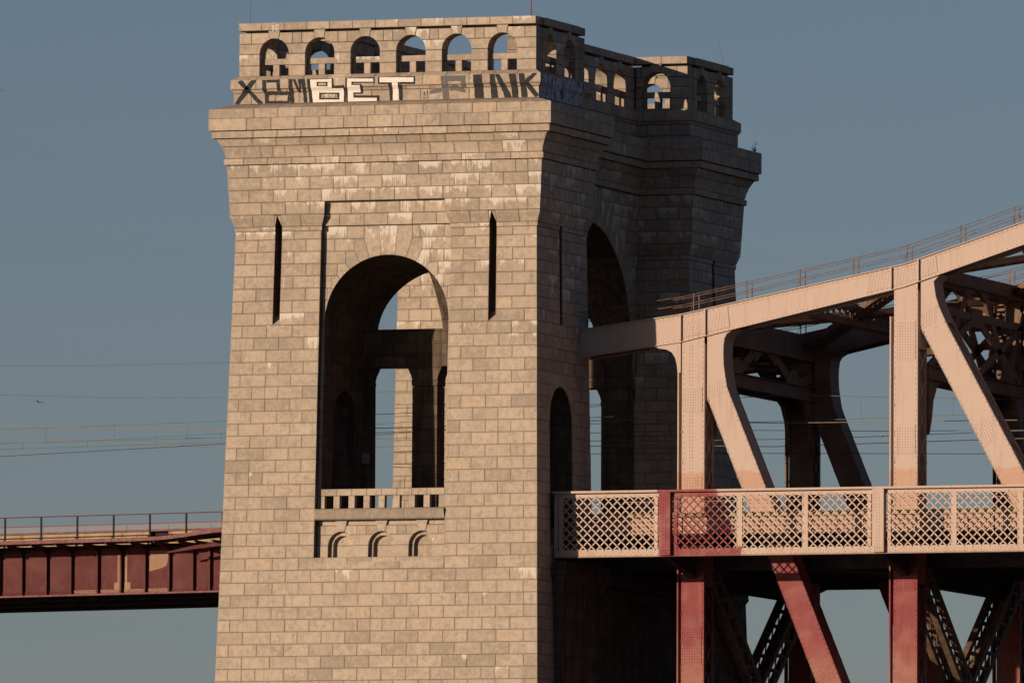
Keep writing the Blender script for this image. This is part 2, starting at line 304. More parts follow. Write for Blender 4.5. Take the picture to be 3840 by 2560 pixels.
TAG=[[(-16.15,75.45),(-16.15,75.14)],[(-16.15,75.45),(-16.06,75.41)],[(-16.06,75.41),(-16.09,75.32)],[(-16.09,75.32),(-16.15,75.31)],[(-16.09,75.31),(-16.02,75.25)],[(-16.02,75.25),(-16.06,75.16)],[(-16.06,75.16),(-16.15,75.14)],[(-15.89,75.43),(-15.99,75.36)],[(-15.99,75.36),(-15.98,75.18)],[(-15.98,75.18),(-15.87,75.17)],[(-15.87,75.17),(-15.87,75.27)],[(-15.87,75.27),(-15.93,75.27)],[(-15.92,75.45),(-15.74,75.48)],[(-15.82,75.46),(-15.8,75.11)]]
WIRES=[('A','green',14,[(-43.291,53.263),(-38.232,53.355),(-23.956,53.624),(-6.648,54.056),(11.14,54.562),(16.989,54.309),(24.813,54.069),(32.159,53.899)]),('B','pink',12,[(-42.507,53.667),(-37.459,53.474),(-23.247,52.89),(-13.34,52.926),(1.35,53.167),(10.323,52.819),(25.429,52.756),(32.755,52.758)]),('C','pink',24,[(-47.234,54.0),(-42.107,53.651),(-27.674,52.662),(-17.613,52.18),(-2.203,52.473),(6.412,52.227),(21.748,52.466),(29.186,52.549)]),('D','green',22,[(-46.439,52.977),(-41.328,53.039),(-35.746,53.125),(-26.94,53.427),(-16.909,53.832),(-2.807,54.699)]),('E','green',14,[(-43.286,52.491),(-38.227,52.536),(-23.983,52.655),(-14.053,52.792),(-1.564,53.095),(4.148,53.025),(10.011,53.037),(16.959,53.154),(24.814,53.332),(32.159,53.516)]),('F','green',22,[(-46.436,52.658),(-41.326,52.705),(-26.937,52.896),(-16.904,52.951),(-4.287,53.078),(2.797,53.136),(14.458,52.885),(22.361,52.819),(29.781,52.73)]),('G','dark',17,[(-44.461,51.767),(-39.384,51.957),(-25.089,52.488),(-15.122,52.878),(-2.587,53.649),(-1.111,53.679)]),('H','green',23,[(-19.767,52.487),(-17.259,52.542),(-4.626,52.672),(1.151,52.596),(6.737,52.585),(14.109,52.67),(22.054,52.853),(29.483,53.011)]),('I','dark',25,[(-5.47,52.048),(1.807,51.966),(21.443,51.628),(28.89,51.496)]),('J','green',12,[(-42.532,57.034),(-37.484,56.965),(-30.783,56.873),(-23.038,56.924),(-19.142,56.979)]),('K','green',24,[(-47.252,56.332),(-42.124,56.092),(-34.963,55.789),(-27.591,55.68),(-17.632,55.859),(-4.153,56.226)])]
DROPS={'A':[(-35.358,53.418,52.569),(-31.049,53.49,52.611),(-26.488,53.58,52.648),(12.257,54.497,53.046),(15.004,54.396,53.125),(19.114,54.249,53.211),(20.545,54.202,53.233)],'D':[(-39.901,53.064,52.73),(-35.763,53.125,52.792),(-31.437,53.278,52.834),(-27.31,53.417,52.895)]}

# ================================================================== THE TOWER
X0, X1, MX0, MX1 = -18.35, 0., -15.0, -3.35
YA, YB, YC, YD = 0., 8.8, 27.4, 36.2
XC = -9.175; ZB = 63.56; BX, BY = .0237, .0537
def warp(x, y, z):
    """the batter: below the corbel the faces spread outwards"""
    if y > 20 and x < XC: x += .20*min(1., max(0., (-x-13.)/5.))
    t = ZB-z
    if t <= 0: return (x, y, z)
    d = abs(x-XC)
    if d > 5.2: x += math.copysign(BX*t*min((d-5.2)/3.975, 1.3), x-XC)
    if y < YB: y -= BY*t*(YB-y)/(YB-YA)
    elif y > YC: y += BY*t*(y-YC)/(YD-YC)
    return (x, y, z)
PROF = [(72.55, -.12), (72.31, .27), (71.76, .27), (71.75, .24), (71.60, .14), (71.56, .12), (70.90, .12), (70.58, 1.24), (69.33, 1.24), (69.30, 1.11),
        (68.90, 1.11), (68.89, .92), (68.65, .76), (68.45, .66), (68.2, .56), (68.0, .50), (67.78, .46), (67.74, .53), (67.40, .53), (67.37, .42),
        (64.5, .26), (64.15, .17), (63.82, .05), (63.56, .05), (63.55, 0.), (-3., 0.)]
def prof(z):
    for (za, oa), (zb, ob) in zip(PROF, PROF[1:]):
        if z >= zb: return ob+(oa-ob)*min(1, (z-zb)/max(za-zb, 1e-6))
    return 0.
def profm(z):                                             # wall between the pylons: no corbel
    if z >= 67.37: return prof(z)
    return max(0., .42*(z-57.)/10.37)
class Seg:
    def __init__(s, ax, c, sg, a0, a1, k0, k1, pf=prof):
        s.ax, s.c, s.sg, s.a0, s.a1, s.k0, s.k1, s.pf = ax, c, sg, a0, a1, k0, k1, pf
    def pt(s, a, z, d):
        return warp(a, s.c+s.sg*d, z) if s.ax == 'x' else warp(s.c+s.sg*d, a, z)
    def ptp(s, a, z, d): return s.pt(a, z, d+s.pf(z))
S1 = Seg('x', YA, -1, X0, X1, 1, 1); S2 = Seg('y', X1, 1, YA, YB, 1, 1); S4 = Seg('y', MX1, 1, YB, YC, -1, -1, profm)
S5 = Seg('x', YC, -1, MX1, X1, -1, 1); S6 = Seg('y', X1, 1, YC, YD, 1, 1); S7 = Seg('x', YC, -1, X0, MX0, 1, -1)
tower = thing('bridge_tower', (-9.2, 18.1, -3.), 'tall tan granite bridge tower with arched openings and graffiti below its arcaded parapet', 'tower')

PIECES = {}
def keep(name, mb, weight): PIECES.setdefault(name, []).append((weight, random.random(), mb))
def area(p): return abs(sum(p[i][0]*p[(i+1) % len(p)][1]-p[(i+1) % len(p)][0]*p[i][1] for i in range(len(p))))/2
def inset(poly, d):
    n = len(poly); sg = 1 if sum(poly[i][0]*poly[(i+1) % n][1]-poly[(i+1) % n][0]*poly[i][1] for i in range(n)) > 0 else -1
    o = []
    for i in range(n):
        ax, az = poly[i-1]; bx, bz = poly[i]; cx, cz = poly[(i+1) % n]
        e1 = Vector((bx-ax, bz-az)); e2 = Vector((cx-bx, cz-bz))
        if e1.length < 1e-6 or e2.length < 1e-6: o.append((bx, bz)); continue
        e1.normalize(); e2.normalize()
        n1 = Vector((-e1.y, e1.x))*sg; n2 = Vector((-e2.y, e2.x))*sg
        mv = n1+n2; q = max(.35, 1+n1.dot(n2))
        o.append((bx+mv.x*d/q, bz+mv.y*d/q))
    return o
def rtone(z, drip=None):
    t = min(1, max(0, random.gauss(.55, .27)))
    if drip is None:
        p = .75 if 64.4 < z < 67.4 else .30 if 61.5 < z < 69 else .14 if z > 57 else .03
        drip = rnd(.35, 1.) if random.random() < p else rnd(-.5, .1)
    so = rnd(.2, 1.) if random.random() < (.60 if z > 55 else .25) else rnd(0, .2)
    return (t, drip, so)
def stone(name, poly, fm, d1=None, depth=.07, c=.011, gap=None, solid=False, vis=1., tone=None):
    if d1 is None: d1 = rnd(-.008, .010)
    if gap is None: gap = .0125 if poly[0][1] > 66.5 else .0085 if poly[0][1] > 57 else .0060
    P = inset(poly, gap); Q = inset(P, c); n = len(P)
    xs = [p[0] for p in P]; zs = [p[1] for p in P]; x0, z0 = min(xs), min(zs); dx = max(max(xs)-x0, .01); dz = max(max(zs)-z0, .01)
    tone = tone or rtone(sum(zs)/n)
    ring = [(Q, d1), (P, d1-c*.8), (P, d1-depth)]
    if solid: ring.append((Q, d1-depth-c*.8))
    v = [fm(a, z, d) for pl, d in ring for a, z in pl]
    u = [[((a-x0)/dx, (z-z0)/dz) for a, z in pl] for pl, d in ring]
    f = [tuple(range(n))]; uv = [u[0]]
    for k in range(len(ring)-1):
        for i in range(n):
            j = (i+1) % n; f.append((k*n+i, k*n+j, (k+1)*n+j, (k+1)*n+i)); uv.append([u[k][i], u[k][j], u[k+1][j], u[k+1][i]])
    if solid: f.append(tuple(range(4*n-1, 3*n-1, -1))); uv.append(u[3][::-1])
    keep(name, MB().add(v, f, uv, tone), area(P)*vis)
def rect(a0, a1, z0, z1): return [(a0, z0), (a1, z0), (a1, z1), (a0, z1)]
def split(a0, a1, row, L=1.475, base=0., jit=.03, half=.05):
    """joint positions between a0 and a1, staggered from row to row"""
    js = []; x = base+(.5*L if row % 2 else 0.); x -= math.ceil((x-a0)/L)*L
    while x < a1:
        if x > a0+.34 and x < a1-.34: js.append(x+rnd(-jit, jit))
        if random.random() < half and x+L/2 > a0+.34 and x+L/2 < a1-.34: js.append(x+L/2)
        x += L
    e = [a0]+js+[a1]
    return list(zip(e, e[1:]))
def minus(a0, a1, holes):
    iv = [(a0, a1)]
    for h0, h1 in holes:
        nv = []
        for p, q in iv:
            if h1 <= p or h0 >= q: nv.append((p, q)); continue
            if h0 > p: nv.append((p, h0))
            if h1 < q: nv.append((h1, q))
        iv = nv
    return [i for i in iv if i[1]-i[0] > .03]
def pstone(name, seg, a0, a1, e0, e1, pf, vis=1., gap=.0125, tone=None):
    """a stone of a moulded course: profile pf = [(z, outset)...] from the top down"""
    pr = 0. if (e0 or e1) else rnd(-.006, .008)
    pf = list(pf); pf[0] = (pf[0][0]-gap, pf[0][1]); pf[-1] = (pf[-1][0]+gap, pf[-1][1])
    tone = tone or rtone(pf[-1][0]); n = len(pf); v = []; zt, zb = pf[0][0], pf[-1][0]
    for z, o in pf:
        l = a0-seg.k0*o if e0 else a0+gap; r = a1+seg.k1*o if e1 else a1-gap
        li = a0-seg.k0*(o-.08) if e0 else a0+gap; ri = a1+seg.k1*(o-.08) if e1 else a1-gap
        v += [seg.pt(l, z, o+pr), seg.pt(r, z, o+pr), seg.pt(li, z, o-.08), seg.pt(ri, z, o-.08)]
    f = []; uv = []
    tt = lambda i: 1-i/(n-1)
    for i in range(n-1):
        a, b = 4*i, 4*i+4
        f += [(a, a+1, b+1, b), (a+2, a, b, b+2), (a+1, a+3, b+3, b+1)]
        uv += [[(0, tt(i)), (1, tt(i)), (1, tt(i+1)), (0, tt(i+1))]]+[[(.5, tt(i)), (.5, tt(i)), (.5, tt(i+1)), (.5, tt(i+1))]]*2
    b = 4*(n-1)
    f += [(2, 3, 1, 0), (b, b+1, b+3, b+2)]; uv += [None, None]
    keep(name, MB().add(v, f, uv, tone), (a1-a0)*(zt-zb)*vis)
def pcourse(name, seg, pf, row, holes=(), vis=1., L=1.475, base=0., flare=(), tone=None):
    c0 = [seg.a0]+[h[1] for h in flare]; c1 = [seg.a1]+[h[0] for h in flare]      # ends that return round a corner
    for p, q in minus(seg.a0, seg.a1, list(holes)+list(flare)):
        for a0, a1 in split(p, q, row, L, base):
            pstone(name, seg, a0, a1, any(abs(a0-c) < 1e-6 for c in c0), any(abs(a1-c) < 1e-6 for c in c1), pf, vis, tone=tone)
def arc(cx, zc, r, d0, d1, n=6):
    t0, t1 = math.acos(max(-1, min(1, d0/r))), math.acos(max(-1, min(1, d1/r)))
    return [(cx+r*math.cos(t0+(t1-t0)*i/n), zc+r*math.sin(t0+(t1-t0)*i/n)) for i in range(n+1)]
def voussoirs(fm, cx, zc, r, Ps, ztop, ki, kt, edge, vis=1.):
    stone('keystone', [(cx-kt, ztop)]+arc(cx, zc, r, -ki, ki, 6)+[(cx+kt, ztop)], fm, .012, vis=vis)
    ch = [(kt, ztop)]+list(Ps)
    il = [ki]+[r*p[0]/math.hypot(p[0], p[1]-zc) for p in Ps]
    for sg in (1, -1):
        for k in range(len(ch)):
            if k+1 < len(ch):
                A = arc(0, 0, r, il[k], il[k+1], 5); p = ch[k+1]
                poly = A+[(p[0], p[1]-zc), (p[0], ch[k][1]-zc), (ch[k][0], ch[k][1]-zc)]
            else:
                A = arc(0, 0, r, il[k], r, 6); p = ch[k]
                poly = A+[(edge, 0), (edge, p[1]-zc), (p[0], p[1]-zc)]
            poly = [(cx+sg*x, zc+z) for x, z in poly]
            stone('voussoir', poly, fm, vis=vis)

# ---- the masonry mass behind the facing stones, with every opening cut through it
def outline(o, om):
    return [(X0-o, YA-o), (X1+o, YA-o), (X1+o, YB+o), (MX1+om, YB+o), (MX1+om, YC-o), (X1+o, YC-o), (X1+o, YD+o), (X0-o, YD+o), (X0-o, YC-o), (MX0-om, YC-o), (MX0-om, YB+o), (X0-o, YB+o)]
mass = MB(); lev = []
zz = sorted({z for z, _ in PROF} | {57.}, reverse=True)
for z in zz: lev.append([(x, y, z) for x, y in outline(prof(z)-.055, profm(z)-.055)])
fs = [tuple(range(12)), tuple(range(12*len(lev)-1, 12*len(lev)-13, -1))]
for i in range(len(lev)-1): fs += [(12*i+j, 12*i+12+j, 12*i+12+(j+1) % 12, 12*i+(j+1) % 12) for j in range(12)]
mass.add([p for l in lev for p in l], fs)
ob = mass.build('masonry_core', ['mortar', 'inner'])
cut = []
def cprism(poly, y0, y1): cut.append(MB().prism(poly, y0, y1))
def cprismx(poly, x0, x1): cut.append(MB().prismx(poly[::-1], x0, x1))
ACX, ACZ, AR = -9.14, 58.34, 3.76
archp = [(ACX-AR, 47.52)]+[(ACX+AR, 47.52)]+arc(ACX, ACZ, AR, AR, -AR, 28)
RX0, RX1, RZ0, RZ1 = -13.1, -5.2, 44.71, 65.2175
cprism(rect(RX0, RX1, RZ0, 63.9), -4, .425)
cprism(rect(RX0+.0, RX1-.0, 63.85, RZ1), -4, .20)
cprism(rect(RX0+.05, RX1-.05, RZ0+.02, 46.9), -4, .90)
cprism(archp, -4, YD+4)
SLX = [(-15.9, -15.5), (-2.86, -2.44)]
for a, b in SLX: cprism(rect(a, b, 58.2, 64.40), -3, .75)
for yc in (4.15, YC+4.65): cprismx(rect(yc-.22, yc+.22, 58.2, 63.8), -.7, 3)
WYC, WR, WZ = 3.93, 1.83, 52.72
for yc in (WYC, YD-WYC): cprismx([(yc-WR, 46.4), (yc+WR, 46.4)]+arc(yc, WZ, WR, WR, -WR, 20), -24, 4)
PYC, PR, PZ = (18.1,), 9.25, 55.95
for yc in PYC: cprismx([(yc-PR, 46.0), (yc+PR, 46.0)]+arc(yc, PZ, PR, PR, -PR, 40), -20, 2)
for b in cut:
    co = b.build('cutter', 'inner'); md = ob.modifiers.new('cut', 'BOOLEAN'); md.operation = 'DIFFERENCE'; md.object = co; md.solver = 'EXACT'
    bpy.context.view_layer.update()
    me = bpy.data.meshes.new_from_object(ob.evaluated_get(bpy.context.evaluated_depsgraph_get()))
    ob.modifiers.clear(); old = ob.data; ob.data = me; bpy.data.meshes.remove(old)
    bpy.data.objects.remove(co, do_unlink=True)
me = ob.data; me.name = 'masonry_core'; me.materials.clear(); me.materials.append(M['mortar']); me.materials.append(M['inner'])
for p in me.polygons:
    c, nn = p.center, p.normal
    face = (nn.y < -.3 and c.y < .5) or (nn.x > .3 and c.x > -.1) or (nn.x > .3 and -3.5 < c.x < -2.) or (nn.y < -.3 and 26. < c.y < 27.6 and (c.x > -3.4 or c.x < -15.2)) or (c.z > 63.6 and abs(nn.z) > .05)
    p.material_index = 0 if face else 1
for v in me.vertices: v.co = warp(*v.co)
me.update()
ob.parent = tower; ob.matrix_parent_inverse = Matrix.Translation(-tower.location)

# ---- moulded courses round the visible faces
H = 2.87/4
COURSES = [('string_course_stone', [(72.55, -.12), (72.31, .27), (71.76, .27)]), ('moulding_stone', [(71.755, .24), (71.70, .20), (71.60, .14), (71.565, .125)]),
    ('attic_stone', [(71.56, .12), (70.90, .12)]), ('cornice_stone', [(70.90, .12), (70.60, 1.19), (70.575, 1.24), (70.04, 1.24), (70.03, 1.225)]),
    ('cornice_stone', [(70.03, 1.225), (70.02, 1.24), (69.345, 1.24), (69.33, 1.225)]), ('fascia_stone', [(69.305, 1.10), (69.29, 1.11), (68.91, 1.11), (68.90, 1.10)]),
    ('cavetto_stone', [(68.895, .92), (68.82, .86), (68.65, .76), (68.45, .66)]), ('cavetto_stone', [(68.45, .655), (68.2, .56), (68.0, .50), (67.78, .46)]),
    ('band_stone', [(67.78, .47), (67.74, .535), (67.68, .555), (67.41, .535), (67.39, .50)])]
for seg, vis in ((S1, 3.), (S2, 1.), (S4, .8), (S5, 1.), (S6, .9), (S7, .5)):
    for r, (nm, pf) in enumerate(COURSES): pcourse(nm, seg, pf, r, vis=vis, L=1.45 if r < 2 else 1.475, base=rnd(0, .7))
    if seg is S4: continue
    rl = [(RX0, RX1)] if seg is S1 else []
    sl = SLX if seg is S1 else [(3.93, 4.37)] if seg is S2 else [(YC+4.43, YC+4.87)] if seg is S6 else []
    for r in range(4):
        zt = 67.37-H*r; zb = zt-H
        pcourse('stone_block', seg, [(zt, prof(zt-.001)), (zb, prof(zb+.001))], r, [], vis*1.0, base=.3, flare=rl if r == 3 else [])
    pcourse('corbel_stone', seg, [(64.5, .26), (64.35, .245), (64.15, .17), (63.95, .09), (63.82, .05)], 0, sl if seg is S1 else [], vis, base=.45, flare=rl)
    pcourse('band_stone', seg, [(63.82, .05), (63.56, .05)], 1, sl, vis, base=.2, flare=rl)
for a, b in SLX:                                          # pointed heads of the slits
    mx = (a+b)/2
    stone('slit_head', [(a, 63.84), (mx-.03, 64.46), (a, 64.46)], S1.ptp, 0.); stone('slit_head', [(b, 63.84), (b, 64.46), (mx-.03, 64.46)], S1.ptp, 0.)
    v = [S1.pt(x, z, d) for x in (a, b) for z, d in ((58.14, -.0), (58.75, -.70), (58.14, -.70))]
    keep('slit_sill', MB().add(v, [(0, 3, 4, 1), (0, 1, 2), (3, 5, 4)], None, (.6, 0, 0)), 1)

# ---- plain ashlar below the corbel
LINES = [63.56]+[63.075-.7063*k for k in range(0, 89)]
def ashlar(seg, a0, a1, z0, z1, holes, vis, base=0., fm=None, d=0.):
    fm = fm or seg.pt
    for r, (zt, zb) in enumerate(zip(LINES, LINES[1:])):
        if zb < z0-.01 or zt > z1+.01: continue
        hh = [(h[0], h[1]) for h in holes if h[2] < zt-.05 and h[3] > zb+.05]
        for p, q in minus(a0, a1, hh):
            for s0, s1 in split(p, q, r, base=base): stone('stone_block', rect(s0, s1, zb, zt), fm, d+rnd(-.008, .010), vis=vis if zt > 37 else .05)
recess = (RX0, RX1, RZ0, 64.)
ashlar(S1, X0, X1, .5, 63.56, [recess]+[(a, b, 58.15, 64.) for a, b in SLX], 3.)
def arch_holes(cx, zc, r, Ps, ztop, bottom):
    hs = [(cx-r, cx+r, bottom, zc)]; ch = [(0, ztop)]+list(Ps)
    for k in range(len(Ps)): hs.append((cx-Ps[k][0], cx+Ps[k][0], ch[k+1][1], ch[k][1]))
    hs.append((cx-r-.02, cx+r+.02, bottom, Ps[-1][1]))
    return hs
L_ = lambda k: 63.075-.7063*k
WP = [(1.25, L_(12)), (2.1, L_(13)), (2.4, L_(14))]
ashlar(S2, YA+.075, YB, .5, 63.56, arch_holes(WYC, WZ, WR, WP, L_(11), 46.0)+[(3.93, 4.37, 58.15, 64.)], .9, base=.6)
voussoirs(S2.pt, WYC, WZ, WR, WP, L_(11), .22, .3, 2.4, .9)
ashlar(S5, -5.35, X1-.0, 46.4, 63.56, [(-5.4, MX1, 55.9, 70.)], .8, base=.2)
ashlar(S6, YC+.075, YD, 46.4, 63.56, [(YC+4.43, YC+4.87, 58.15, 64.)], .7, base=.4)
ashlar(S7, X0, -12.95, 46.4, 63.56, [(MX0, -12., 55.9, 70.)], .9, base=.1)
# wall over the two track portals
PP = [(math.sqrt((PR+1.6)**2-(L_(k)-PZ)**2), L_(k)) for k in range(-5, 3)]; PP = [p for p in PP if p[0] < 9.2]
for k in range(-6, 4):
    zt, zb = min(67.37, L_(k-1)), L_(k)
    if k == -6: zt = 67.37
    hs = [(q[0], q[1]) for q in arch_holes(18.1, PZ, PR, PP, L_(-6), 46.) if q[2] < zt-.05 and q[3] > zb+.05]
    for p, q in minus(YB+.3, YC-.3, hs):
        for s0, s1 in split(p, q, k, base=.2): stone('stone_block', rect(s0, s1, zb, zt), S4.ptp, vis=.6)
voussoirs(S4.ptp, 18.1, PZ, PR, PP, L_(-6), .5, .62, 9.28, .6)

# ---- recessed bay with the great arch
fr = lambda a, z, d: S1.pt(a, z, d-.37)
fru = lambda a, z, d: S1.pt(a, z, d-.10)
for r, (zt, zb) in enumerate(((65.2175, 64.5), (64.5, 63.82))):
    for s0, s1 in split(RX0+.02, RX1-.02, r, base=.5): stone('stone_block', rect(s0, s1, zb, zt), fru if r == 0 else (lambda a, z, d: S1.pt(a, z, d-.16)), vis=3.)
MP = [(1.47, L_(0)), (2.07, L_(1)), (2.57, L_(2)), (3.06, L_(3)), (3.42, L_(4)), (3.66, L_(5))]
voussoirs(fr, ACX, ACZ, AR, MP, 63.82, .42, .58, 3.93, 3.)
tops = [63.82]+[p[1] for p in MP]
for k, (px, pz) in enumerate(MP):
    for sg in (-1, 1):
        e0, e1 = sorted((ACX+sg*px, RX1 if sg > 0 else RX0))
        for s0, s1 in split(e0, e1, k, base=.15): stone('stone_block', rect(s0, s1, pz, tops[k]), fr, vis=3.)
for k in range(7, 23):
    for sg in (-1, 1):
        e0, e1 = sorted((ACX+sg*AR, RX1 if sg > 0 else RX0)); zt = min(L_(k-1), ACZ-.0); zb = L_(k)
        if zt-zb > .1 and zb > 47.4: stone('jamb_stone', rect(e0, e1, zb, zt), fr, 0., vis=1.)

# ---- transom and central pillar inside the great arch (both pylons)
def transom(fy):
    def wb(a, b, y0, y1, z0, z1, nm, tone=None):
        b_ = MB().box(a, b, y0, y1, z0, z1); v = [warp(x, fy(y), z) for x, y, z in b_.v]
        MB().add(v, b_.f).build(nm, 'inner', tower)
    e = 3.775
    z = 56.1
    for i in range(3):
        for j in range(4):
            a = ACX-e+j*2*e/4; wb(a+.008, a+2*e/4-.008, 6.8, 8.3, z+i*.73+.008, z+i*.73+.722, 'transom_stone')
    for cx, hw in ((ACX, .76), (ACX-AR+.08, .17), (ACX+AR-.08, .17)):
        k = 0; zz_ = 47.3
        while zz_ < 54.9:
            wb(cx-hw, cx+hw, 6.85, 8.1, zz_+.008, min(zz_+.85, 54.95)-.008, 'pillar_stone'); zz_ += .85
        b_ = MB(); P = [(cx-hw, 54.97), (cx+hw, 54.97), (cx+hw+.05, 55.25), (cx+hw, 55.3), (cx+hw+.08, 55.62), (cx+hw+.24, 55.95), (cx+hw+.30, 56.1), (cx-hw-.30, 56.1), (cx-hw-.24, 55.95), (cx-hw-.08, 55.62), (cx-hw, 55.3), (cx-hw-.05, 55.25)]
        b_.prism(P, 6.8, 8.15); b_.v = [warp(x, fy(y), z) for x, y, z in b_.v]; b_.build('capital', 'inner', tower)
transom(lambda y: y); transom(lambda y: YD-y)

# ---- arcades: parapet round the roof and the blind arcade under the balcony
def arcade(fm, A0, A1, cs, r, zl, df, dep, ki, kt, zk, names, vis, solid=True):
    """zl: course lines from the sill; zl[-3] is the springing, zl[-2] and zl[-1] end the arch courses"""
    zs, zm, zt = zl[-3:]; n1, n2 = names
    dm = math.sqrt(max(0, r*r-(zm-zs)**2)); zi = zs+math.sqrt(r*r-ki*ki)
    kx = ki+(kt-ki)*(zt-zi)/(zk-zi)
    edge = [A0]+[x for c in cs for x in (c-r, c+r)]+[A1]
    pairs = list(zip(edge[::2], edge[1::2]))
    st = lambda p: stone(n1, p, fm, df+rnd(-.006, .006), dep, solid=solid, vis=vis)
    for za, zb in zip(zl[:-3], zl[1:-2]):
        for p, q in pairs: st(rect(p, q, za, zb))
    N = len(pairs)
    for i, (p, q) in enumerate(pairs):
        l = [(p, zs), (p, zm)] if i == 0 else arc(cs[i-1], zs, r, r, dm, 4)
        rr = [(q, zs), (q, zm)] if i == N-1 else arc(cs[i], zs, r, -r, -dm, 4)
        st(l[::1][::-1]+rr if False else [l[0]]+rr+l[1:][::-1])
        # upper course
        lo = [(p, zm)] if i == 0 else arc(cs[i-1], zs, r, ki, dm, 4)       # from keystone edge down to the course line
        ro = [(q, zm)] if i == N-1 else arc(cs[i], zs, r, -dm, -ki, 4)
        tl = (p, zt) if i == 0 else (cs[i-1]+kx, zt); tr = (q, zt) if i == N-1 else (cs[i]-kx, zt)
        if i in (0, N-1) or lo[-1][0]+.5 > ro[0][0]:
            mid = (lo[-1][0]+ro[0][0])/2
            st([tl]+lo+[(mid, zm), (mid, zt)]); st([(mid, zt), (mid, zm)]+ro+[tr])
        else:
            a, b = lo[-1][0]+.02, ro[0][0]-.02; w3 = max(.18, (b-a)/2-.01); mid = (a+b)/2; a, b = mid-min(w3, .28), mid+min(w3, .28)
            st([tl]+lo+[(a, zm), (a, zt)]); st(rect(a, b, zm, zt)); st([(b, zt), (b, zm)]+ro+[tr])
    for c in cs:
        stone(n2, [(c-kt, zk)]+arc(c, zs, r, -ki, ki, 4)+[(c+kt, zk)], fm, df+.035, dep+.06, solid=solid, vis=vis)
TH = 1.05
def parapet(seg, A0, A1, cs, r, vis, flip=False):
    zs = 74.69-r
    zl = [72.53, 73.15, zs, 74.40, 75.04]
    fm = seg.pt
    arcade(fm, A0, A1, cs, r, zl, -.12, TH, .26, .36, 75.16, ('parapet_stone', 'parapet_keystone'), vis)
    stone('parapet_stone', rect(A0+.1, A1-.1, 75.045, 75.155), fm, -.85, TH-.8, .002, .002, solid=True, vis=.01, tone=(0, 0, 1))
    n = max(2, round((A1-A0)/1.44))
    for i in range(n):
        a, b = A0+(A1-A0)*i/n, A0+(A1-A0)*(i+1)/n
        stone('coping_stone', rect(a, b, 75.165, 75.62), fm, rnd(-.02, .0), TH+.16, solid=True, vis=vis, gap=.009)
    for c in cs:
        stone('baluster_rail', rect(c-r+.005, c+r-.005, 73.21, 73.55), fm, -.47, .36, gap=0., solid=True, vis=vis)
        for a, b in ((c-r+.005, c-r+.13), (c-.19, c+.19), (c+r-.13, c+r-.005)):
            stone('baluster', rect(a, b, 72.54, 73.205), fm, -.48, .32, gap=0., solid=True, vis=vis)
C6 = [-9.13+2.782*(i-2.5) for i in range(6)]
SB = Seg('x', YD, 1, X0, X1, 1, 1)
parapet(S1, X0+.12, X1-.12, C6, .885, 3.); parapet(SB, X0+.12, X1-.12, C6, .885, .3)
q = TH+.18
parapet(S2, q, YB-q, [2.62, 6.0], 1.0, 1.); parapet(S6, YC+q, YD-q, [YC+2.8, YC+6.18], 1.0, .9)
SL = Seg('y', X0, -1, YA, YB, 1, 1); SM = Seg('y', MX0, -1, YB, YC, 1, 1)
parapet(SL, q, YB-q, [2.62, 6.0], 1.0, .3); parapet(SL, YC+q, YD-q, [YC+2.8, YC+6.18], 1.0, .3)
M5 = [18.1+3.41*i for i in (-2, -1, 0, 1, 2)]
parapet(S4, YB-TH, YC+TH, M5, 1.08, .8); parapet(SM, YB-TH, YC+TH, M5, 1.08, .3)
SBK = Seg('x', YB, 1, X0, X1, 1, 1)
for sg in (S5, SBK):
    parapet(sg, MX1, X1-.12, [-2.1], .87, 1. if sg is S5 else .4); parapet(sg, X0+.12, MX0, [-16.25], .87, .4)
# blind arcade: outer order, set-back archivolts
zs_ = 45.41
arcade(fr, RX0+.02, RX1-.02, [-11.6, -9.15, -6.7], .79, [44.71, zs_, 46.02, 46.55], 0., .30, .20, .36, 46.86, ('arcade_stone', 'arcade_keystone'), 2., False)
stone('arcade_stone', rect(RX0+.02, RX1-.02, 46.56, 46.86), fr, -.09, .2, vis=1.)
for c in (-11.6, -9.15, -6.7):
    f2 = lambda a, z, d: S1.pt(a, z, d-.60)
    for sg in (1, -1):
        stone('archivolt_stone', [(c+sg*x, z) for x, z in rect(.56, .83, 44.71, zs_)], f2, 0., .27, vis=1.)
    A = [math.pi*i/5 for i in range(6)]
    for t0, t1 in zip(A, A[1:]):
        p = [(c+.56*math.cos(t0+(t1-t0)*i/3), zs_+.56*math.sin(t0+(t1-t0)*i/3)) for i in range(4)]+[(c+.83*math.cos(t1-(t1-t0)*i/3), zs_+.83*math.sin(t1-(t1-t0)*i/3)) for i in range(4)]
        stone('archivolt_stone', p, f2, 0., .27, vis=1.)
    stone('niche_stone', rect(c-.60, c+.60, 44.71, 45.42), S1.pt, -.84, .05, vis=1.); stone('niche_stone', rect(c-.60, c+.60, 45.42, 46.05), S1.pt, -.84, .05, vis=1.)
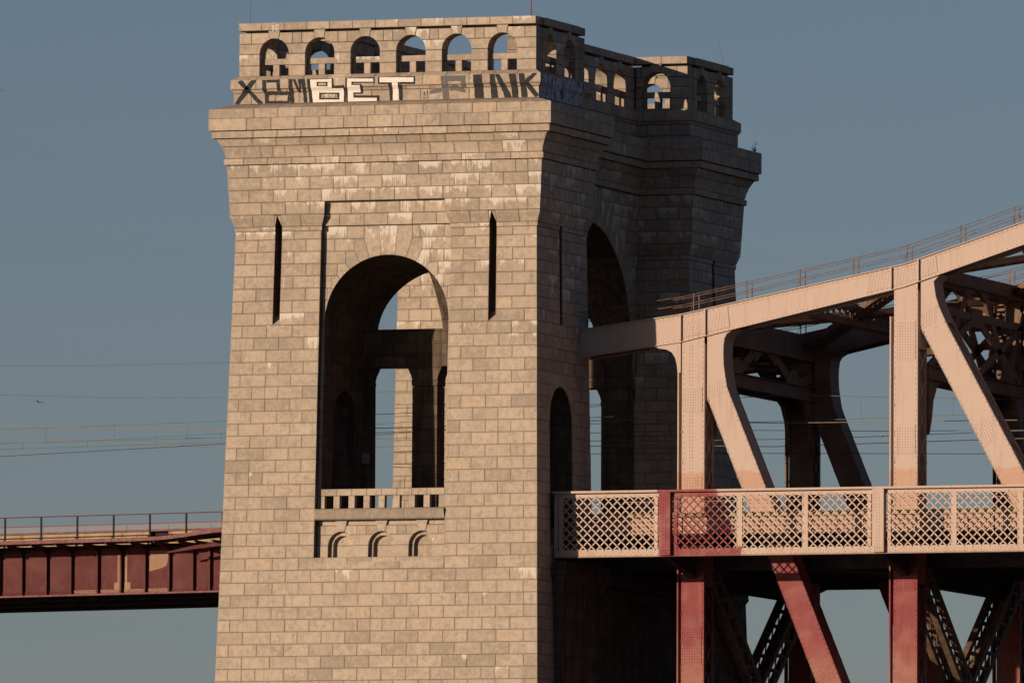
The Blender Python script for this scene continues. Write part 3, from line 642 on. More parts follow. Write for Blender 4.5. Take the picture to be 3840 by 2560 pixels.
# sill under the arcade, balcony slab and balustrade
for s0, s1 in split(RX0, RX1, 1, 1.5, .4):
    v = [S1.pt(x, z, d) for x in (s0+.01, s1-.01) for z, d in ((44.70, -.60), (44.62, -.02), (44.04, .03), (44.04, -.06))]
    keep('sill_stone', MB().add(v, [(0, 4, 5, 1), (1, 5, 6, 2), (2, 6, 7, 3), (0, 1, 2, 3), (4, 7, 6, 5)], None, rtone(44)), 3)
for s0, s1 in ((-13.1, -11.85), (-11.85, -9.75), (-9.75, -7.65), (-7.65, -5.95), (-5.95, -5.22)):
    pf = [(47.53, -.40), (47.50, .04), (47.40, .17), (46.95, .02), (46.87, -.06), (46.87, -.5)]
    v = [S1.pt(x, z, d) for x in (s0+.008, s1-.008) for z, d in pf]; n = len(pf)
    keep('balcony_slab', MB().add(v, [(i, i+n, i+1+n, i+1) for i in range(n-1)]+[tuple(range(n)), tuple(range(2*n-1, n-1, -1))], None, (.1, .0, .95)), 3)
n = 8; bx0, bx1 = -12.98, -5.36; pit = .913; o0 = -12.66
for i in range(9):
    a = o0+.54+pit*(i-1) if i else bx0; b = o0+pit*i if i < 8 else bx1
    stone('baluster', rect(a, b, 47.54, 48.26), fr, 0., .34, gap=.0, solid=True, vis=2.)
for s0, s1 in split(bx0, bx1, 0, .913, -.07, half=0): stone('baluster_rail', rect(s0, s1, 48.265, 48.66), fr, .02, .40, gap=.006, solid=True, vis=2.)
# ---- abutment block carrying the span under the deck
ab = MB(); apf = [(44.45, .0), (44.45, .20), (43.75, .24), (43.72, .20), (43.45, .05), (43.2, .03), (43.1, 0.), (42.75, 0.), (42.72, .07), (42.45, .07), (42.42, 0.), (-3., .3)]
AX, AY0, AY1 = 1.12, 1.55, 34.65
v = []
for z, o in apf: v += [(-.2, AY0-o, z), (AX+o, AY0-o, z), (AX+o, AY1+o, z), (-.2, AY1+o, z)]
f = [(0, 1, 2, 3)]
for i in range(len(apf)-1): f += [(4*i+j, 4*i+4+j, 4*i+4+(j+1) % 4, 4*i+(j+1) % 4) for j in range(4)]
ab.add(v, f).build('abutment', 'inner', tower)
# floor of the roof
MB().box(X0+.3, X1-.3, YA+.3, YB-.3, 72.50, 72.56).build('roof_slab', 'inner', tower)

# ---- facing stones become parts: the 300 that show largest of each kind singly, the rest as one
for nm, lst in PIECES.items():
    lst.sort(key=lambda t: (-t[0], t[1]))
    for wgt, _, b in lst[:300]: b.build(nm, 'stone', tower, True)
    if len(lst) > 300:
        j = MB()
        for wgt, _, b in lst[300:]: j.join(b)
        j.build(nm+'_remainder', 'stone', tower, True, kind='stuff')

# ---- graffiti on the attic band
def clipz(poly, z, keep_above):
    o = []
    for i in range(len(poly)):
        a, b = poly[i-1], poly[i]; ia = (a[1] >= z) == keep_above; ib = (b[1] >= z) == keep_above
        if ia != ib:
            t = (z-a[1])/(b[1]-a[1]); o.append((a[0]+t*(b[0]-a[0]), z))
        if ib: o.append(b)
    return o
ZC = [70.93, 71.555, 71.60, 71.68, 71.755, 71.775, 72.29]
def gz(z):                                               # outset of the painted skin
    if z > 71.765: return .27
    if z > 71.56: return .12+.14*(z-71.56)/.2
    return .12
def rough(poly, amp):
    o = []
    for i in range(len(poly)):
        (ax, az), (bx, bz) = poly[i], poly[(i+1) % len(poly)]; n = max(1, int(math.hypot(bx-ax, bz-az)/.10))
        o += [(ax+(bx-ax)*j/n+rnd(-amp, amp), az+(bz-az)*j/n+rnd(-amp, amp)) for j in range(n)]
    return o
for nm, strokes in GRAF:
    b = MB()
    for c, poly in strokes:
        poly = rough(poly, .018 if c == 'k' and nm in 'X8MINK' else .007)
        for zl, zh in zip(ZC, ZC[1:]):
            p = clipz(clipz(poly, zl, True), zh, False)
            if len(p) < 3: continue
            b.add([S1.pt(x, z, gz(z)+.016) for x, z in p], [tuple(range(len(p)))], mi='kwg'.index(c))
    b.build('graffiti_letter', ['black_paint', 'white_paint', 'grey_paint'], tower)
b = MB()
for (xa, za), (xb, zb) in TAG:
    b.bar((xa, -.012, za), (xb, -.012, zb), .035, .006)
b.build('graffiti_tag', 'white_paint', tower)
b = MB()
for y0, y1 in ((-.05, 4.), (4., 7.6)):
    zs3 = [72.26, 71.78, 71.745, 71.60, 71.555, 70.95]
    v = [S2.pt(y, z, gz(z)+.016) for y in (y0, y1) for z in zs3]; n = len(zs3)
    b.add(v, [(i, i+1, i+1+n, i+n) for i in range(n-1)])
b.build('graffiti_panel', 'scrawl', tower, label='pale lilac painted panel with dark scrawled letters')

# ================================================================== THE STEEL SPAN
span = thing('steel_arch_span', (13., 18., 12.), 'riveted steel truss span, tan above and red below, with lattice sides beside the tower', 'bridge')
YF, YK = 7.2, 9.0                                        # front and back webs of the near truss
DY = 19.95                                               # far truss
PX = [7.04, 19.84, 32.64, 45.44]
CT = [(.15, 58.05), (6.3, 58.82), (19.75, 61.45), (32.6, 65.55), (45.4, 69.3)]
CB = [(.15, 56.50), (6.3, 57.28), (19.75, 60.20), (32.6, 64.30), (45.4, 68.1)]
NEAR = []                                                # parts of the near truss, copied later
def part(b, name, mat='truss', parent=None, **k):
    o = b.build(name, mat, parent or span, **k); NEAR.append(o); return o
def lerp(pl, x):
    for (xa, za), (xb, zb) in zip(pl, pl[1:]):
        if x <= xb: return za+(zb-za)*(x-xa)/(xb-xa)
    return pl[-1][1]
RIV = MB()
def rivet(x, y, z, r=.032, ax='y'):
    r *= 1.45
    if ax == 'y': v = [(x-r, y, z), (x, y, z-r), (x+r, y, z), (x, y, z+r), (x, y-r*.8, z)]
    else: v = [(x, y-r, z), (x, y, z-r), (x, y+r, z), (x, y, z+r), (x+r*.8, y, z)]
    RIV.add(v, [(0, 1, 4), (1, 2, 4), (2, 3, 4), (3, 0, 4)])
def rivrow(p, q, y, step=.3, r=.032):
    n = max(1, int(math.hypot(q[0]-p[0], q[1]-p[1])/step))
    for i in range(n+1): rivet(p[0]+(q[0]-p[0])*i/n, y, p[1]+(q[1]-p[1])*i/n, r)
def rivgrid(o, u, v, nu, nv, y, r=.030):                  # o origin, u,v step vectors
    for i in range(nu):
        for j in range(nv): rivet(o[0]+u[0]*i+v[0]*j, y, o[1]+u[1]*i+v[1]*j, r)
# top chord, one box per panel
for i in range(4):
    (xa, ta), (xb, tb) = CT[i], CT[i+1]; ba, bb = CB[i][1], CB[i+1][1]
    b = MB().prism([(xa, ba), (xb, bb), (xb, tb), (xa, ta)], YF, YF+.07)
    b.prism([(xa, ba), (xb, bb), (xb, tb), (xa, ta)], YK-.07, YK)
    b.prism([(xa, ta-.05), (xb, tb-.05), (xb, tb-.012), (xa, ta-.012)], YF+.07, YK-.07)
    o = part(b, 'top_chord')
    part(MB().prism([(xa, ta), (xb, tb), (xb, tb+.05), (xa, ta+.05)], YF-.13, YK+.13), 'cover_plate', parent=o)
    for zz_, nm in ((1, 'flange_angle'), (0, 'flange_angle')):
        z0, z1 = (ta-.17, tb-.17) if zz_ else (ba, bb)
        part(MB().prism([(xa, z0), (xb, z1), (xb, z1+.155), (xa, z0+.155)], YF-.022, YF), nm, parent=o)
    part(MB().prism([(xa, ba-.04), (xb, bb-.04), (xb, bb), (xa, ba)], YF-.10, YF+.25), 'flange_angle', parent=o)
    part(MB().prism([(xa, ba-.04), (xb, bb-.04), (xb, bb), (xa, ba)], YK-.25, YK+.10), 'flange_angle', parent=o)
    if i < 3:
        rivrow((xa+.15, ta-.09), (xb-.15, tb-.09), YF-.024); rivrow((xa+.15, ba+.08), (xb-.15, bb+.08), YF-.024)
# splice plates on the chord at the panel points
for x, l, r_ in ((7.04, .75, 2.2), (19.84, 2.4, 1.9)):
    pl = [(x-l, lerp(CB, x-l)+.17), (x, lerp(CB, x)+.17), (x+r_, lerp(CB, x+r_)+.17), (x+r_-.12, lerp(CT, x+r_)-.19), (x, lerp(CT, x)-.19), (x-l, lerp(CT, x-l)-.19)]
    part(MB().prism(pl, YF-.030, YF), 'splice_plate')
    dz = (lerp(CT, x+r_)-lerp(CT, x-l))/(l+r_)
    rivgrid((x-l+.12, lerp(CB, x-l)+.26), (.19, .19*dz), (.03, .16), int((l+r_)/.19)-1, 6, YF-.031)
    part(MB().prism([(x+.78, lerp(CB, x+.8)+.18), (x+.80, lerp(CB, x+.8)+.18), (x+.68, lerp(CT, x+.7)-.2), (x+.66, lerp(CT, x+.7)-.2)], YF-.045, YF-.03), 'splice_plate')
for x in (6.32, 7.80, 19.0, 20.62):
    part(MB().box(x-.02, x+.02, YF-.16, YF, lerp(CB, x)+.02, lerp(CT, x)-.02), 'chord_stiffener'); part(MB().box(x-.07, x+.02, YF-.175, YF-.16, lerp(CB, x)+.02, lerp(CT, x)-.02), 'chord_stiffener')
# lacing between two webs along an edge p->q in XZ
def lacing(b, p, q, y0, y1, per=1.55, wd=.11, nrm=(1, 0, 0)):
    L = math.hypot(q[0]-p[0], q[1]-p[1]); n = max(1, round(L/per))
    P = lambda t, y: (p[0]+(q[0]-p[0])*t, y, p[1]+(q[1]-p[1])*t)
    for i in range(n):
        t0, t1 = i/n, (i+1)/n; tm = (t0+t1)/2; ym = (y0+y1)/2
        b.bar(P(t0, y0), P(t1, y1), wd, .03, nrm); b.bar(P(t0, y1), P(t1, y0), wd, .03, tuple(c*1.001 for c in nrm))
        h = .16/L; b.bar(P(tm-h, ym), P(tm+h, ym), .30, .045, nrm)
        h = .10/L; b.bar(P(t0-h, y0), P(t0+h, y0), .4, .04, nrm); b.bar(P(t0-h, y1), P(t0+h, y1), .4, .04, nrm)
# posts
for k, (x0, x1) in enumerate(((6.37, 7.71), (19.14, 20.53), (31.95, 33.3), (44.7, 46.1))):
    zt = lerp(CB, (x0+x1)/2)+.02; zb = 17.+k*9 if k < 3 else 44
    b = MB().prism([(x0, zb), (x1, zb), (x1, lerp(CB, x1)+.02), (x0, lerp(CB, x0)+.02)], YF+.015, YF+.085)
    b.prism([(x0, zb), (x1, zb), (x1, lerp(CB, x1)+.02), (x0, lerp(CB, x0)+.02)], YK-.085, YK-.015)
    o = part(b, 'post')
    fl = MB()
    for x in (x0, x1): fl.box(x-.015, x+.015, YF+.02, YF+.32, zb, zt-.3); fl.box(x-.015, x+.015, YK-.32, YK-.02, zb, zt-.3)
    part(fl, 'post_flange', parent=o)
    lc = MB()
    for x in (x0, x1):
        for za, zc_ in ((zb, 43.2), (48.6, zt-3.6)):
            if zc_ > za+1: lacing(lc, (x, za), (x, zc_), YF+.18, YK-.18)
        lc.box(x-.02, x+.02, YF+.1, YK-.1, zt-3.6, zt-.4); lc.box(x-.02, x+.02, YF+.1, YK-.1, 43.2, 48.6)
    part(lc, 'lacing', parent=o, kind='stuff')
    if k < 2:
        part(MB().box(x0-.28, x0-.20, YF+.02, YF+.30, zb, zt-1.75), 'edge_angle', parent=o)
        part(MB().box(x0-.21, x0-.13, YF+.24, YF+.30, zb, zt-1.75), 'edge_angle', parent=o)
        for xx in (x0+.07, x1-.07): rivrow((xx, 37.2), (xx, zt-.2), YF+.013)
        for z0, z1 in (((53.2, 54.7), (47.0, 49.6), (38.8, 40.9)) if k == 0 else ((56.0, 58.2), (50.6, 52.3), (42.8, 44.8))):
            part(MB().box(x0+.12, x1-.12, YF-.015, YF+.015, z0, z1), 'splice_plate', parent=o)
            rivgrid((x0+.2, z0+.1), (.155, 0), (0, .155), 7, int((z1-z0)/.155), YF-.016)
        if k == 0: rivrow((x0+.45, 48), (x0+.45, 57), YF+.013, .2); rivrow((x0+.62, 48), (x0+.62, 57), YF+.013, .2)
# diagonals with their curved heads
GL = [(4.1, 56.98), (6.28, 57.26), (6.28, 55.5), (6.10, 55.5), (6.06, 55.95), (5.96, 56.35), (5.75, 56.68), (5.43, 56.86), (4.9, 56.94)]
part(MB().prism(GL, YF+.005, YF+.07), 'gusset_plate'); part(MB().prism(GL, YK-.07, YK-.005), 'gusset_plate')
b = MB(); e = GL[3:]
for p, q in zip(e, e[1:]): b.bar((p[0], (YF+YK)/2, p[1]), (q[0], (YF+YK)/2, q[1]), YK-YF-.02, .03, (q[1]-p[1], 0, p[0]-q[0]))
part(b, 'gusset_edge')
D1R = [(9.55, 57.98), (9.30, 57.86), (9.05, 57.70), (8.91, 57.45), (8.85, 57.05), (8.835, 56.6), (8.86, 55.9), (8.953, 55.25), (9.06, 54.64)]
D1L = [(7.89, 57.60), (7.89, 54.05), (7.95, 53.87)]
DIA = [(D1L+[(14.52, 37.62), (18.2, 28.6)], D1R+[(16.02, 37.60), (19.75, 28.6)], 5),
       ([(20.73, 60.42), (20.73, 57.95), (20.85, 57.57), (25.59, 48.80), (31.9, 37.1)], [(21.85, 60.85), (21.47, 60.45), (21.60, 59.6), (21.80, 59.0), (22.20, 58.12), (26.91, 49.46), (33.3, 37.6)], 3),
       ([(33.4, 64.5), (33.4, 61.5), (46.1, 45.)], [(34.6, 64.9), (34.3, 63.2), (34.9, 61.6), (47.6, 45.)], 2)]
for k, (lf, rg, ns) in enumerate(DIA):
    poly = rg+lf[::-1]
    o = part(MB().prism(poly, YF+.03, YF+.10).prism(poly, YK-.10, YK-.03), 'diagonal')
    sd = MB()
    for ch, nn in ((rg, len(rg)-2), (lf, len(lf)-2)):
        for i in range(len(ch)-1):
            p, q = ch[i], ch[i+1]; nv = (q[1]-p[1], 0, p[0]-q[0])
            if i < nn-1 or (ch is rg and i < nn and k == 0):
                sd.bar((p[0], (YF+YK)/2, p[1]), (q[0], (YF+YK)/2, q[1]), YK-YF-.08, .03, nv)
    part(sd, 'gusset_edge', parent=o)
    lc = MB()
    for ch in (rg, lf):
        p, q = ch[-3], ch[-1]
        lacing(lc, ch[-3], ch[-2], YF+.2, YK-.2, 1.6, .11, (.9, 0, .3)); lacing(lc, ch[-2], ch[-1], YF+.2, YK-.2, 1.6, .11, (.9, 0, .3))
        for a_, b_ in zip(ch[-3:], ch[-2:]):
            for yy in (YF+.14, YK-.14): lc.bar((a_[0], yy, a_[1]), (b_[0], yy, b_[1]), .22, .03, (b_[1]-a_[1], 0, a_[0]-b_[0]))
    part(lc, 'lacing', parent=o, kind='stuff')
    if k < 2:
        for ch, off in ((rg, -.07), (lf, .07)):
            for p, q in zip(ch[-4:], ch[-3:]): rivrow((p[0]+off, p[1]), (q[0]+off, q[1]), YF+.028)
        g0 = ((7.98, 54.75), (8.02, 54.9))
        u = (.160, .065) if k == 0 else (.155, .075)
        st = (8.0, 53.95) if k == 0 else (20.75, 57.75)
        rivgrid(st, u, (-.0, .155), 6, 6, YF+.028)
        st = (24.50, 51.0) if k else (14.80, 37.6)
        rivgrid(st, u, (-.07, .15), 6, 9, YF+.028)
        if k == 0: rivrow((9.5, 48.4), (9.95, 47.4), YF+.028)
# lower chord (the arch rib), below what the picture shows
for (xa, za), (xb, zb) in zip([(1.1, 11.), (7.04, 17.), (19.84, 26.), (32.64, 33.)], [(7.04, 17.), (19.84, 26.), (32.64, 33.), (45.4, 38.)]):
    part(MB().prism([(xa, za-1.2), (xb, zb-1.2), (xb, zb+1.2), (xa, za+1.2)], YF, YK), 'lower_chord')
# handrails on the top chord
for yy in (YF+.18, YF+1.15):
    for h in (1.0, .52):
        part(MB().tube([(x, yy, lerp(CT, x)+.05+h) for x in ([-.6 if yy < 8 else -2.4]+[6.3, 19.75, 32.6, 45.4])], .022, 6), 'handrail', 'rail')
    for i in range(-2, 11):
        x = 7.0+3.21*i; x = max(x, .5)
        z = lerp(CT, x)+.04
        p = part(MB().bar((x, yy, z), (x, yy, z+1.06), .055, .055), 'rail_post', 'rail')
        if i % 2 == 0 and yy < 8: part(MB().tube([(x-.22, yy, z), (x, yy, z+.62)], .018, 5), 'post_brace', 'rail', p)
part(RIV, 'rivets', 'truss', None, kind='stuff')
# far truss: the same parts again
cp = {}
for o in NEAR:
    if o.name.split('.')[0] == 'rivets': continue
    c = o.copy(); COL.objects.link(c); cp[o] = c
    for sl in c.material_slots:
        if sl.material == M['truss']: sl.link = 'OBJECT'; sl.material = M['shade_grime']  # far side takes the copy with soot and shade painted in
    if o.parent is span: c.parent = span; c.matrix_parent_inverse = Matrix.Translation(-span.location); c.location = (0, DY, 0)
    else: c.parent = cp[o.parent]
# sway frames between the trusses
def sway(X, zt0, zt1, zl0, zl1, node, Ya=YK-.1, Yb=YF+DY+.1):
    mid = (Ya+Yb)/2; t = .10
    fr_ = MB().prismx([(Ya, zt0), (Yb, zt0), (Yb, zt1), (Ya, zt1)], X-t, X+t); o = fr_.build('sway_frame', 'shade_grime', span)
    MB().prismx([(Ya, zl0), (Yb, zl0), (Yb, zl1), (Ya, zl1)], X-t-.02, X+t+.02).build('frame_strut', 'shade_grime', o)
    MB().box(X-.35, X+.35, Ya, Yb, zl0-.04, zl0).build('frame_flange', 'shade_grime', o); MB().box(X-.35, X+.35, Ya, Yb, zl1, zl1+.04).build('frame_flange', 'shade_grime', o)
    MB().box(X-.35, X+.35, Ya, Yb, zt0-.04, zt0).build('frame_flange', 'shade_grime', o)
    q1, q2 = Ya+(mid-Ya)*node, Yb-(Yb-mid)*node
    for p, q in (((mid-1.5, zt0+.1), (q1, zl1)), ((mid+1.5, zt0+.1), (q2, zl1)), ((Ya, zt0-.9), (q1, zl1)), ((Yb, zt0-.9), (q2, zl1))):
        MB().bar((X, p[0], p[1]), (X, q[0], q[1]), .60, .16, (1, 0, 0)).build('frame_diagonal', 'shade_grime', o)
    for y in (q1, q2): MB().prismx([(y-1.3, zl1-.1), (y+1.3, zl1-.1), (y+.8, zl1+.75), (y+.25, zl1+.95), (y-.25, zl1+.95), (y-.8, zl1+.75)], X-.115, X+.115).build('frame_gusset', 'shade_grime', o)
    MB().prismx([(mid-2.3, zt0+.05), (mid-1.9, zt0-.75), (mid-.9, zt0-.25), (mid, zt0-.02), (mid+.9, zt0-.25), (mid+1.9, zt0-.75), (mid+2.3, zt0+.05)], X-.118, X+.118).build('frame_gusset', 'shade_grime', o)
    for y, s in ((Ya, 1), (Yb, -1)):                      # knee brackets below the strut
        MB().prismx([(y, zl0), (y+s*2.4, zl0), (y+s*1.5, zl0-.35), (y+s*.8, zl0-1.2), (y+s*.45, zl0-2.4), (y, zl0-3.2)], X-.125, X+.125).build('knee_bracket', 'shade_grime', o)
    return o
def battens(xa, xb, p, q, n, o):                          # plates tying the two planes of a frame together
    for i in range(1, n):
        t = i/n; y, z = p[0]+(q[0]-p[0])*t, p[1]+(q[1]-p[1])*t
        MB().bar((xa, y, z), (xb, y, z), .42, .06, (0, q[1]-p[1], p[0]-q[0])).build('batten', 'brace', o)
for X, a in ((7.75, (57.35, 58.85, 55.0, 55.75, .42)), (20.6, (60.75, 61.5, 55.0, 55.7, .3)), (33.4, (64.6, 65.6, 55., 55.7, .3))):
    o = sway(X, *a); o2 = sway(X-1.35, *a)
    mid = (YK+YF+DY)/2; q1, q2 = YK-.1+(mid-YK+.1)*a[4], YF+DY+.1-(YF+DY+.1-mid)*a[4]
    battens(X-1.25, X-.1, (mid-1.5, a[0]), (q1, a[3]), 5, o); battens(X-1.25, X-.1, (mid+1.5, a[0]), (q2, a[3]), 5, o)
    battens(X-1.25, X-.1, (YK, a[0]-.9), (q1, a[3]), 4, o); battens(X-1.25, X-.1, (YF+DY, a[0]-.9), (q2, a[3]), 4, o)
    battens(X-1.25, X-.1, (YK, (a[2]+a[3])/2), (YF+DY, (a[2]+a[3])/2), 12, o)
    if X > 10:                                           # the taller frames carry a second tier of bracing
        zm = (a[0]+a[3])/2+.9
        for xx in (X, X-1.35):
            MB().prismx([(YK-.1, zm-.22), (YF+DY+.1, zm-.22), (YF+DY+.1, zm+.22), (YK-.1, zm+.22)], xx-.09, xx+.09).build('frame_strut', 'shade_grime', o)
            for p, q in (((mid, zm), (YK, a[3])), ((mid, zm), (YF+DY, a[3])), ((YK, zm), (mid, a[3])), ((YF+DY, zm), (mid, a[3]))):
                MB().bar((xx+.02, p[0], p[1]), (xx+.02, q[0], q[1]), .46, .14, (1, 0, 0)).build('frame_diagonal', 'shade_grime', o)
            MB().prismx([(mid-1.1, zm-.6), (mid+1.1, zm-.6), (mid+1.1, zm+.5), (mid-1.1, zm+.5)], xx-.10, xx+.12).build('frame_gusset', 'shade_grime', o)
def xbars(b, A, B, gap, per, nrm, wd=.12):                # laced strut: two flanges with zigzag between
    A, B = Vector(A), Vector(B); d = (B-A); L = d.length; d.normalize(); n = Vector(nrm); n = (n-d*n.dot(d)).normalized(); c = d.cross(n)
    for s in (-1, 1): b.bar(A+c*s*gap/2, B+c*s*gap/2, .38, .35, n)
    k = max(2, round(L/per))
    for i in range(k):
        p, q = A+d*L*i/k, A+d*L*(i+1)/k
        for lay in (-.14, .14):
            b.bar(p-c*gap/2+n*lay, q+c*gap/2+n*lay, wd, .03, n); b.bar(p+c*gap/2+n*lay*1.2, q-c*gap/2+n*lay*1.2, wd, .03, n)
            mm = (p+q)/2+n*lay*1.1; b.bar(mm-d*.16, mm+d*.16, .30, .05, n)
for (xa, xb) in ((7.5, 19.4), (20.4, 32.2)):              # laterals in the plane of the top chords
    for ya, yb in ((YK, YF+DY), (YF+DY, YK)):
        b = MB(); xbars(b, (xa, ya, lerp(CB, xa)+.55), (xb, yb, lerp(CB, xb)+.55), .95, 1.05, (-.2, 0, 1)); b.build('top_lateral', 'shade_grime', span)
    xm = (xa+xb)/2; b = MB(); xbars(b, (xm, YK, lerp(CB, xm)+.5), (xm, YF+DY, lerp(CB, xm)+.5), 1.0, 1.1, (1, 0, .2)); b.build('top_strut', 'shade_grime', span)
for x in (7.05, 19.84, 32.64):                            # V bracing under the deck
    for ya in (YK, YF+DY):
        for xx in (x-.5, x+.5):
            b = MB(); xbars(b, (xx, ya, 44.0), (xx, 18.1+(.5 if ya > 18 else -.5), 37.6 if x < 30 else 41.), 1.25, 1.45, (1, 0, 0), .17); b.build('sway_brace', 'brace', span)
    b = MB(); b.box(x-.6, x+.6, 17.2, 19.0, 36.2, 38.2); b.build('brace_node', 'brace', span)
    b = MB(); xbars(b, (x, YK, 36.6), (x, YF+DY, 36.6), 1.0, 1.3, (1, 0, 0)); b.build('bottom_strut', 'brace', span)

# ---- deck and lattice sides
XE = 45.4
MB().box(-3., XE, 9.3, 26.9, 45.25, 45.45).build('deck_plate', 'deck', span)
MB().box(.95, XE, 30., 34.0, 45.25, 45.45).build('deck_plate', 'deck', span)
for x in PX+[.9]:
    MB().prismx([(1.75, 44.72), (9.1, 43.3), (27.1, 43.3), (34.45, 44.72), (34.45, 45.22), (1.75, 45.22)], x-.22, x+.22).build('floor_beam', 'deck', span)
    MB().box(x-.45, x+.45, 9.1, 27.1, 43.24, 43.295).build('floor_beam_flange', 'deck', span)
for y in (10.6, 13.0, 15.4, 17.4, 18.8, 20.8, 23.2, 25.6, 31.2, 33.6):
    MB().box(.95, XE, y-.12, y+.12, 44.3, 45.24).build('stringer', 'deck', span)
for y in (11.2, 12.7, 15.3, 16.8, 19.4, 20.9, 23.5, 25.0): MB().box(-45., XE, y-.04, y+.04, 45.9, 46.06).build('track_rail', 'rail', span)
def lattice(YL, full):
    yb = YL+.12
    g = MB().box(.57, XE, YL-.01, yb, 44.70, 45.08); o = g.build('lattice_girder', 'lattice', span)
    MB().box(.57, XE, YL-.005, yb, 48.04, 48.30).build('top_angle', 'lattice', o)
    MB().box(.55, XE, YL-.30, yb+.16, 48.305, 48.43).build('top_rail', 'lattice', o)
    MB().box(.57, XE, YL-.06, yb+.35, 44.64, 44.695).build('bottom_flange', 'lattice', o)
    MB().box(.58, .80, YL-.05, yb+.05, 45.082, 48.038).build('end_post', 'lattice', o); MB().box(.86, 1.07, YL-.02, yb, 45.082, 48.038).build('end_post', 'lattice', o)
    posts = [7.29, 20.05, 32.85]
    for x in posts:
        MB().box(x-.34, x+.34, YL-.27, yb+.1, 44.71, 48.30).build('lattice_post', 'lattice', o)
        if full:
            for s in (-1, 1):
                MB().box(x+s*.59-.10, x+s*.59+.10, YL-.018, yb+.02, 45.085, 48.035).build('edge_strip', 'lattice', o)
                for i in range(18): RV2.add(*rv(x+s*.08, YL-.27, 45.0+i*.175))
            for i in range(16): RV2.add(*rv(x-.2+.1*(i % 5), YL-.27, 44.80+.09*(i//5)))
    subs = []
    ed = [1.07]+[e for x in posts for e in (x-.49, x+.49)]+[XE]
    for a, b in zip(ed[::2], ed[1::2]):
        if a < 2: subs.append((a, b)); continue
        w3 = (min(b, a+11.86)-a)/3
        for i in range(3):
            subs.append((a+w3*i+(.16 if i else 0), a+w3*(i+1)-(.16 if i < 2 else 0)))
            if i: MB().box(a+w3*i-.17, a+w3*i+.17, YL-.02, yb, 45.085, 48.035).build('lattice_strip', 'lattice', o)
    zb, zt = 45.02, 48.10; PIT = .512; bars = []
    for a, b in subs:
        a -= .04; b += .04
        if not full and a > 34: continue
        for sg, y, nm in ((-1, YL-.035, 0), (1, YL+.035, 1)):
            c0 = math.floor((a-4)/PIT)*PIT
            while c0 < b+4:
                # line x = c0 + sg*(z-zb)
                za, ze = zb, zt
                xa, xe = c0, c0+sg*(zt-zb)
                if sg > 0: lo, hi = max(a, xa), min(b, xe)
                else: lo, hi = max(a, xe), min(b, xa)
                if hi-lo > .16:
                    f = lambda x: zb+(x-c0)/sg
                    p, q = (lo, y, f(lo)), (hi, y, f(hi)); bars.append((p, q, sg))
                c0 += PIT
    if full:
        bars.sort(key=lambda t: t[0][0] > 29)
        rest = MB()
        for n_, (p, q, sg) in enumerate(bars):
            b = MB() if n_ < 300 else rest
            b.bar(p, q, .070, .022)
            if sg < 0:                                   # front bars are angles: a thin standing leg
                d = Vector((.024, -.025, .024)); b.bar(Vector(p)+d, Vector(q)+d, .012, .045)
            if n_ < 300: b.build('lattice_bar', 'lattice', o)
        if rest.v: rest.build('lattice_bars_remainder', 'lattice', o, kind='stuff')
        for x in [1.2+.165*i for i in range(170)]: RV2.add(*rv(x, YL-.012, 44.80+(.10 if int(x*6) % 2 else 0)))
    else:
        b_ = MB()
        for p, q, sg in bars: b_.bar(p, q, .082, .022)
        b_.build('lattice_bars', 'lattice', o, kind='stuff')
RV2 = MB()
def rv(x, y, z, r=.042): return [(x-r, y, z), (x, y, z-r), (x+r, y, z), (x, y, z+r), (x, y-r*.8, z)], [(0, 1, 4), (1, 2, 4), (2, 3, 4), (3, 0, 4)]
lattice(1.6, True); lattice(34.48, False)
RV2.build('rivets', 'lattice', span, kind='stuff')
# ballast kerb behind the lattice, walkway planks, far fence
x = 1.0
while x < XE-1:
    MB().box(x, x+1.46, 4.95, 5.07, 46.12, 47.02).build('kerb_plate', 'concrete' if random.random() < .0 else 'truss', span); x += 1.555
x = .7
while x < XE-1:
    MB().box(x, x+3.05, 4.85, 5.25, 47.06, 47.32).build('kerb_cap', 'concrete', span); x += 3.08
MB().box(.7, XE, 4.9, 5.2, 46.0, 46.10).build('kerb_sill', 'deck', span)
MB().box(.9, XE, 2.0, 7.0, 45.58, 45.64).build('walkway', 'deck', span)
MB().box(.9, XE, 9.3, 9.42, 44.2, 46.5).build('edge_girder', 'deck', span)
for h in (47.55, 48.05): MB().tube([(-14, 31.2, h), (XE, 31.2, h)], .03, 5).build('fence_rail', 'dark', span)
for i in range(20): MB().box(-12+i*2.6, -11.93+i*2.6, 31.17, 31.24, 45.5, 48.1).build('fence_post', 'dark', span)
for y in (4.6, 31.6): MB().tube([(.8, y, 47.95), (XE, y, 47.95)], .025, 5).build('cable_pipe', 'pink', span)

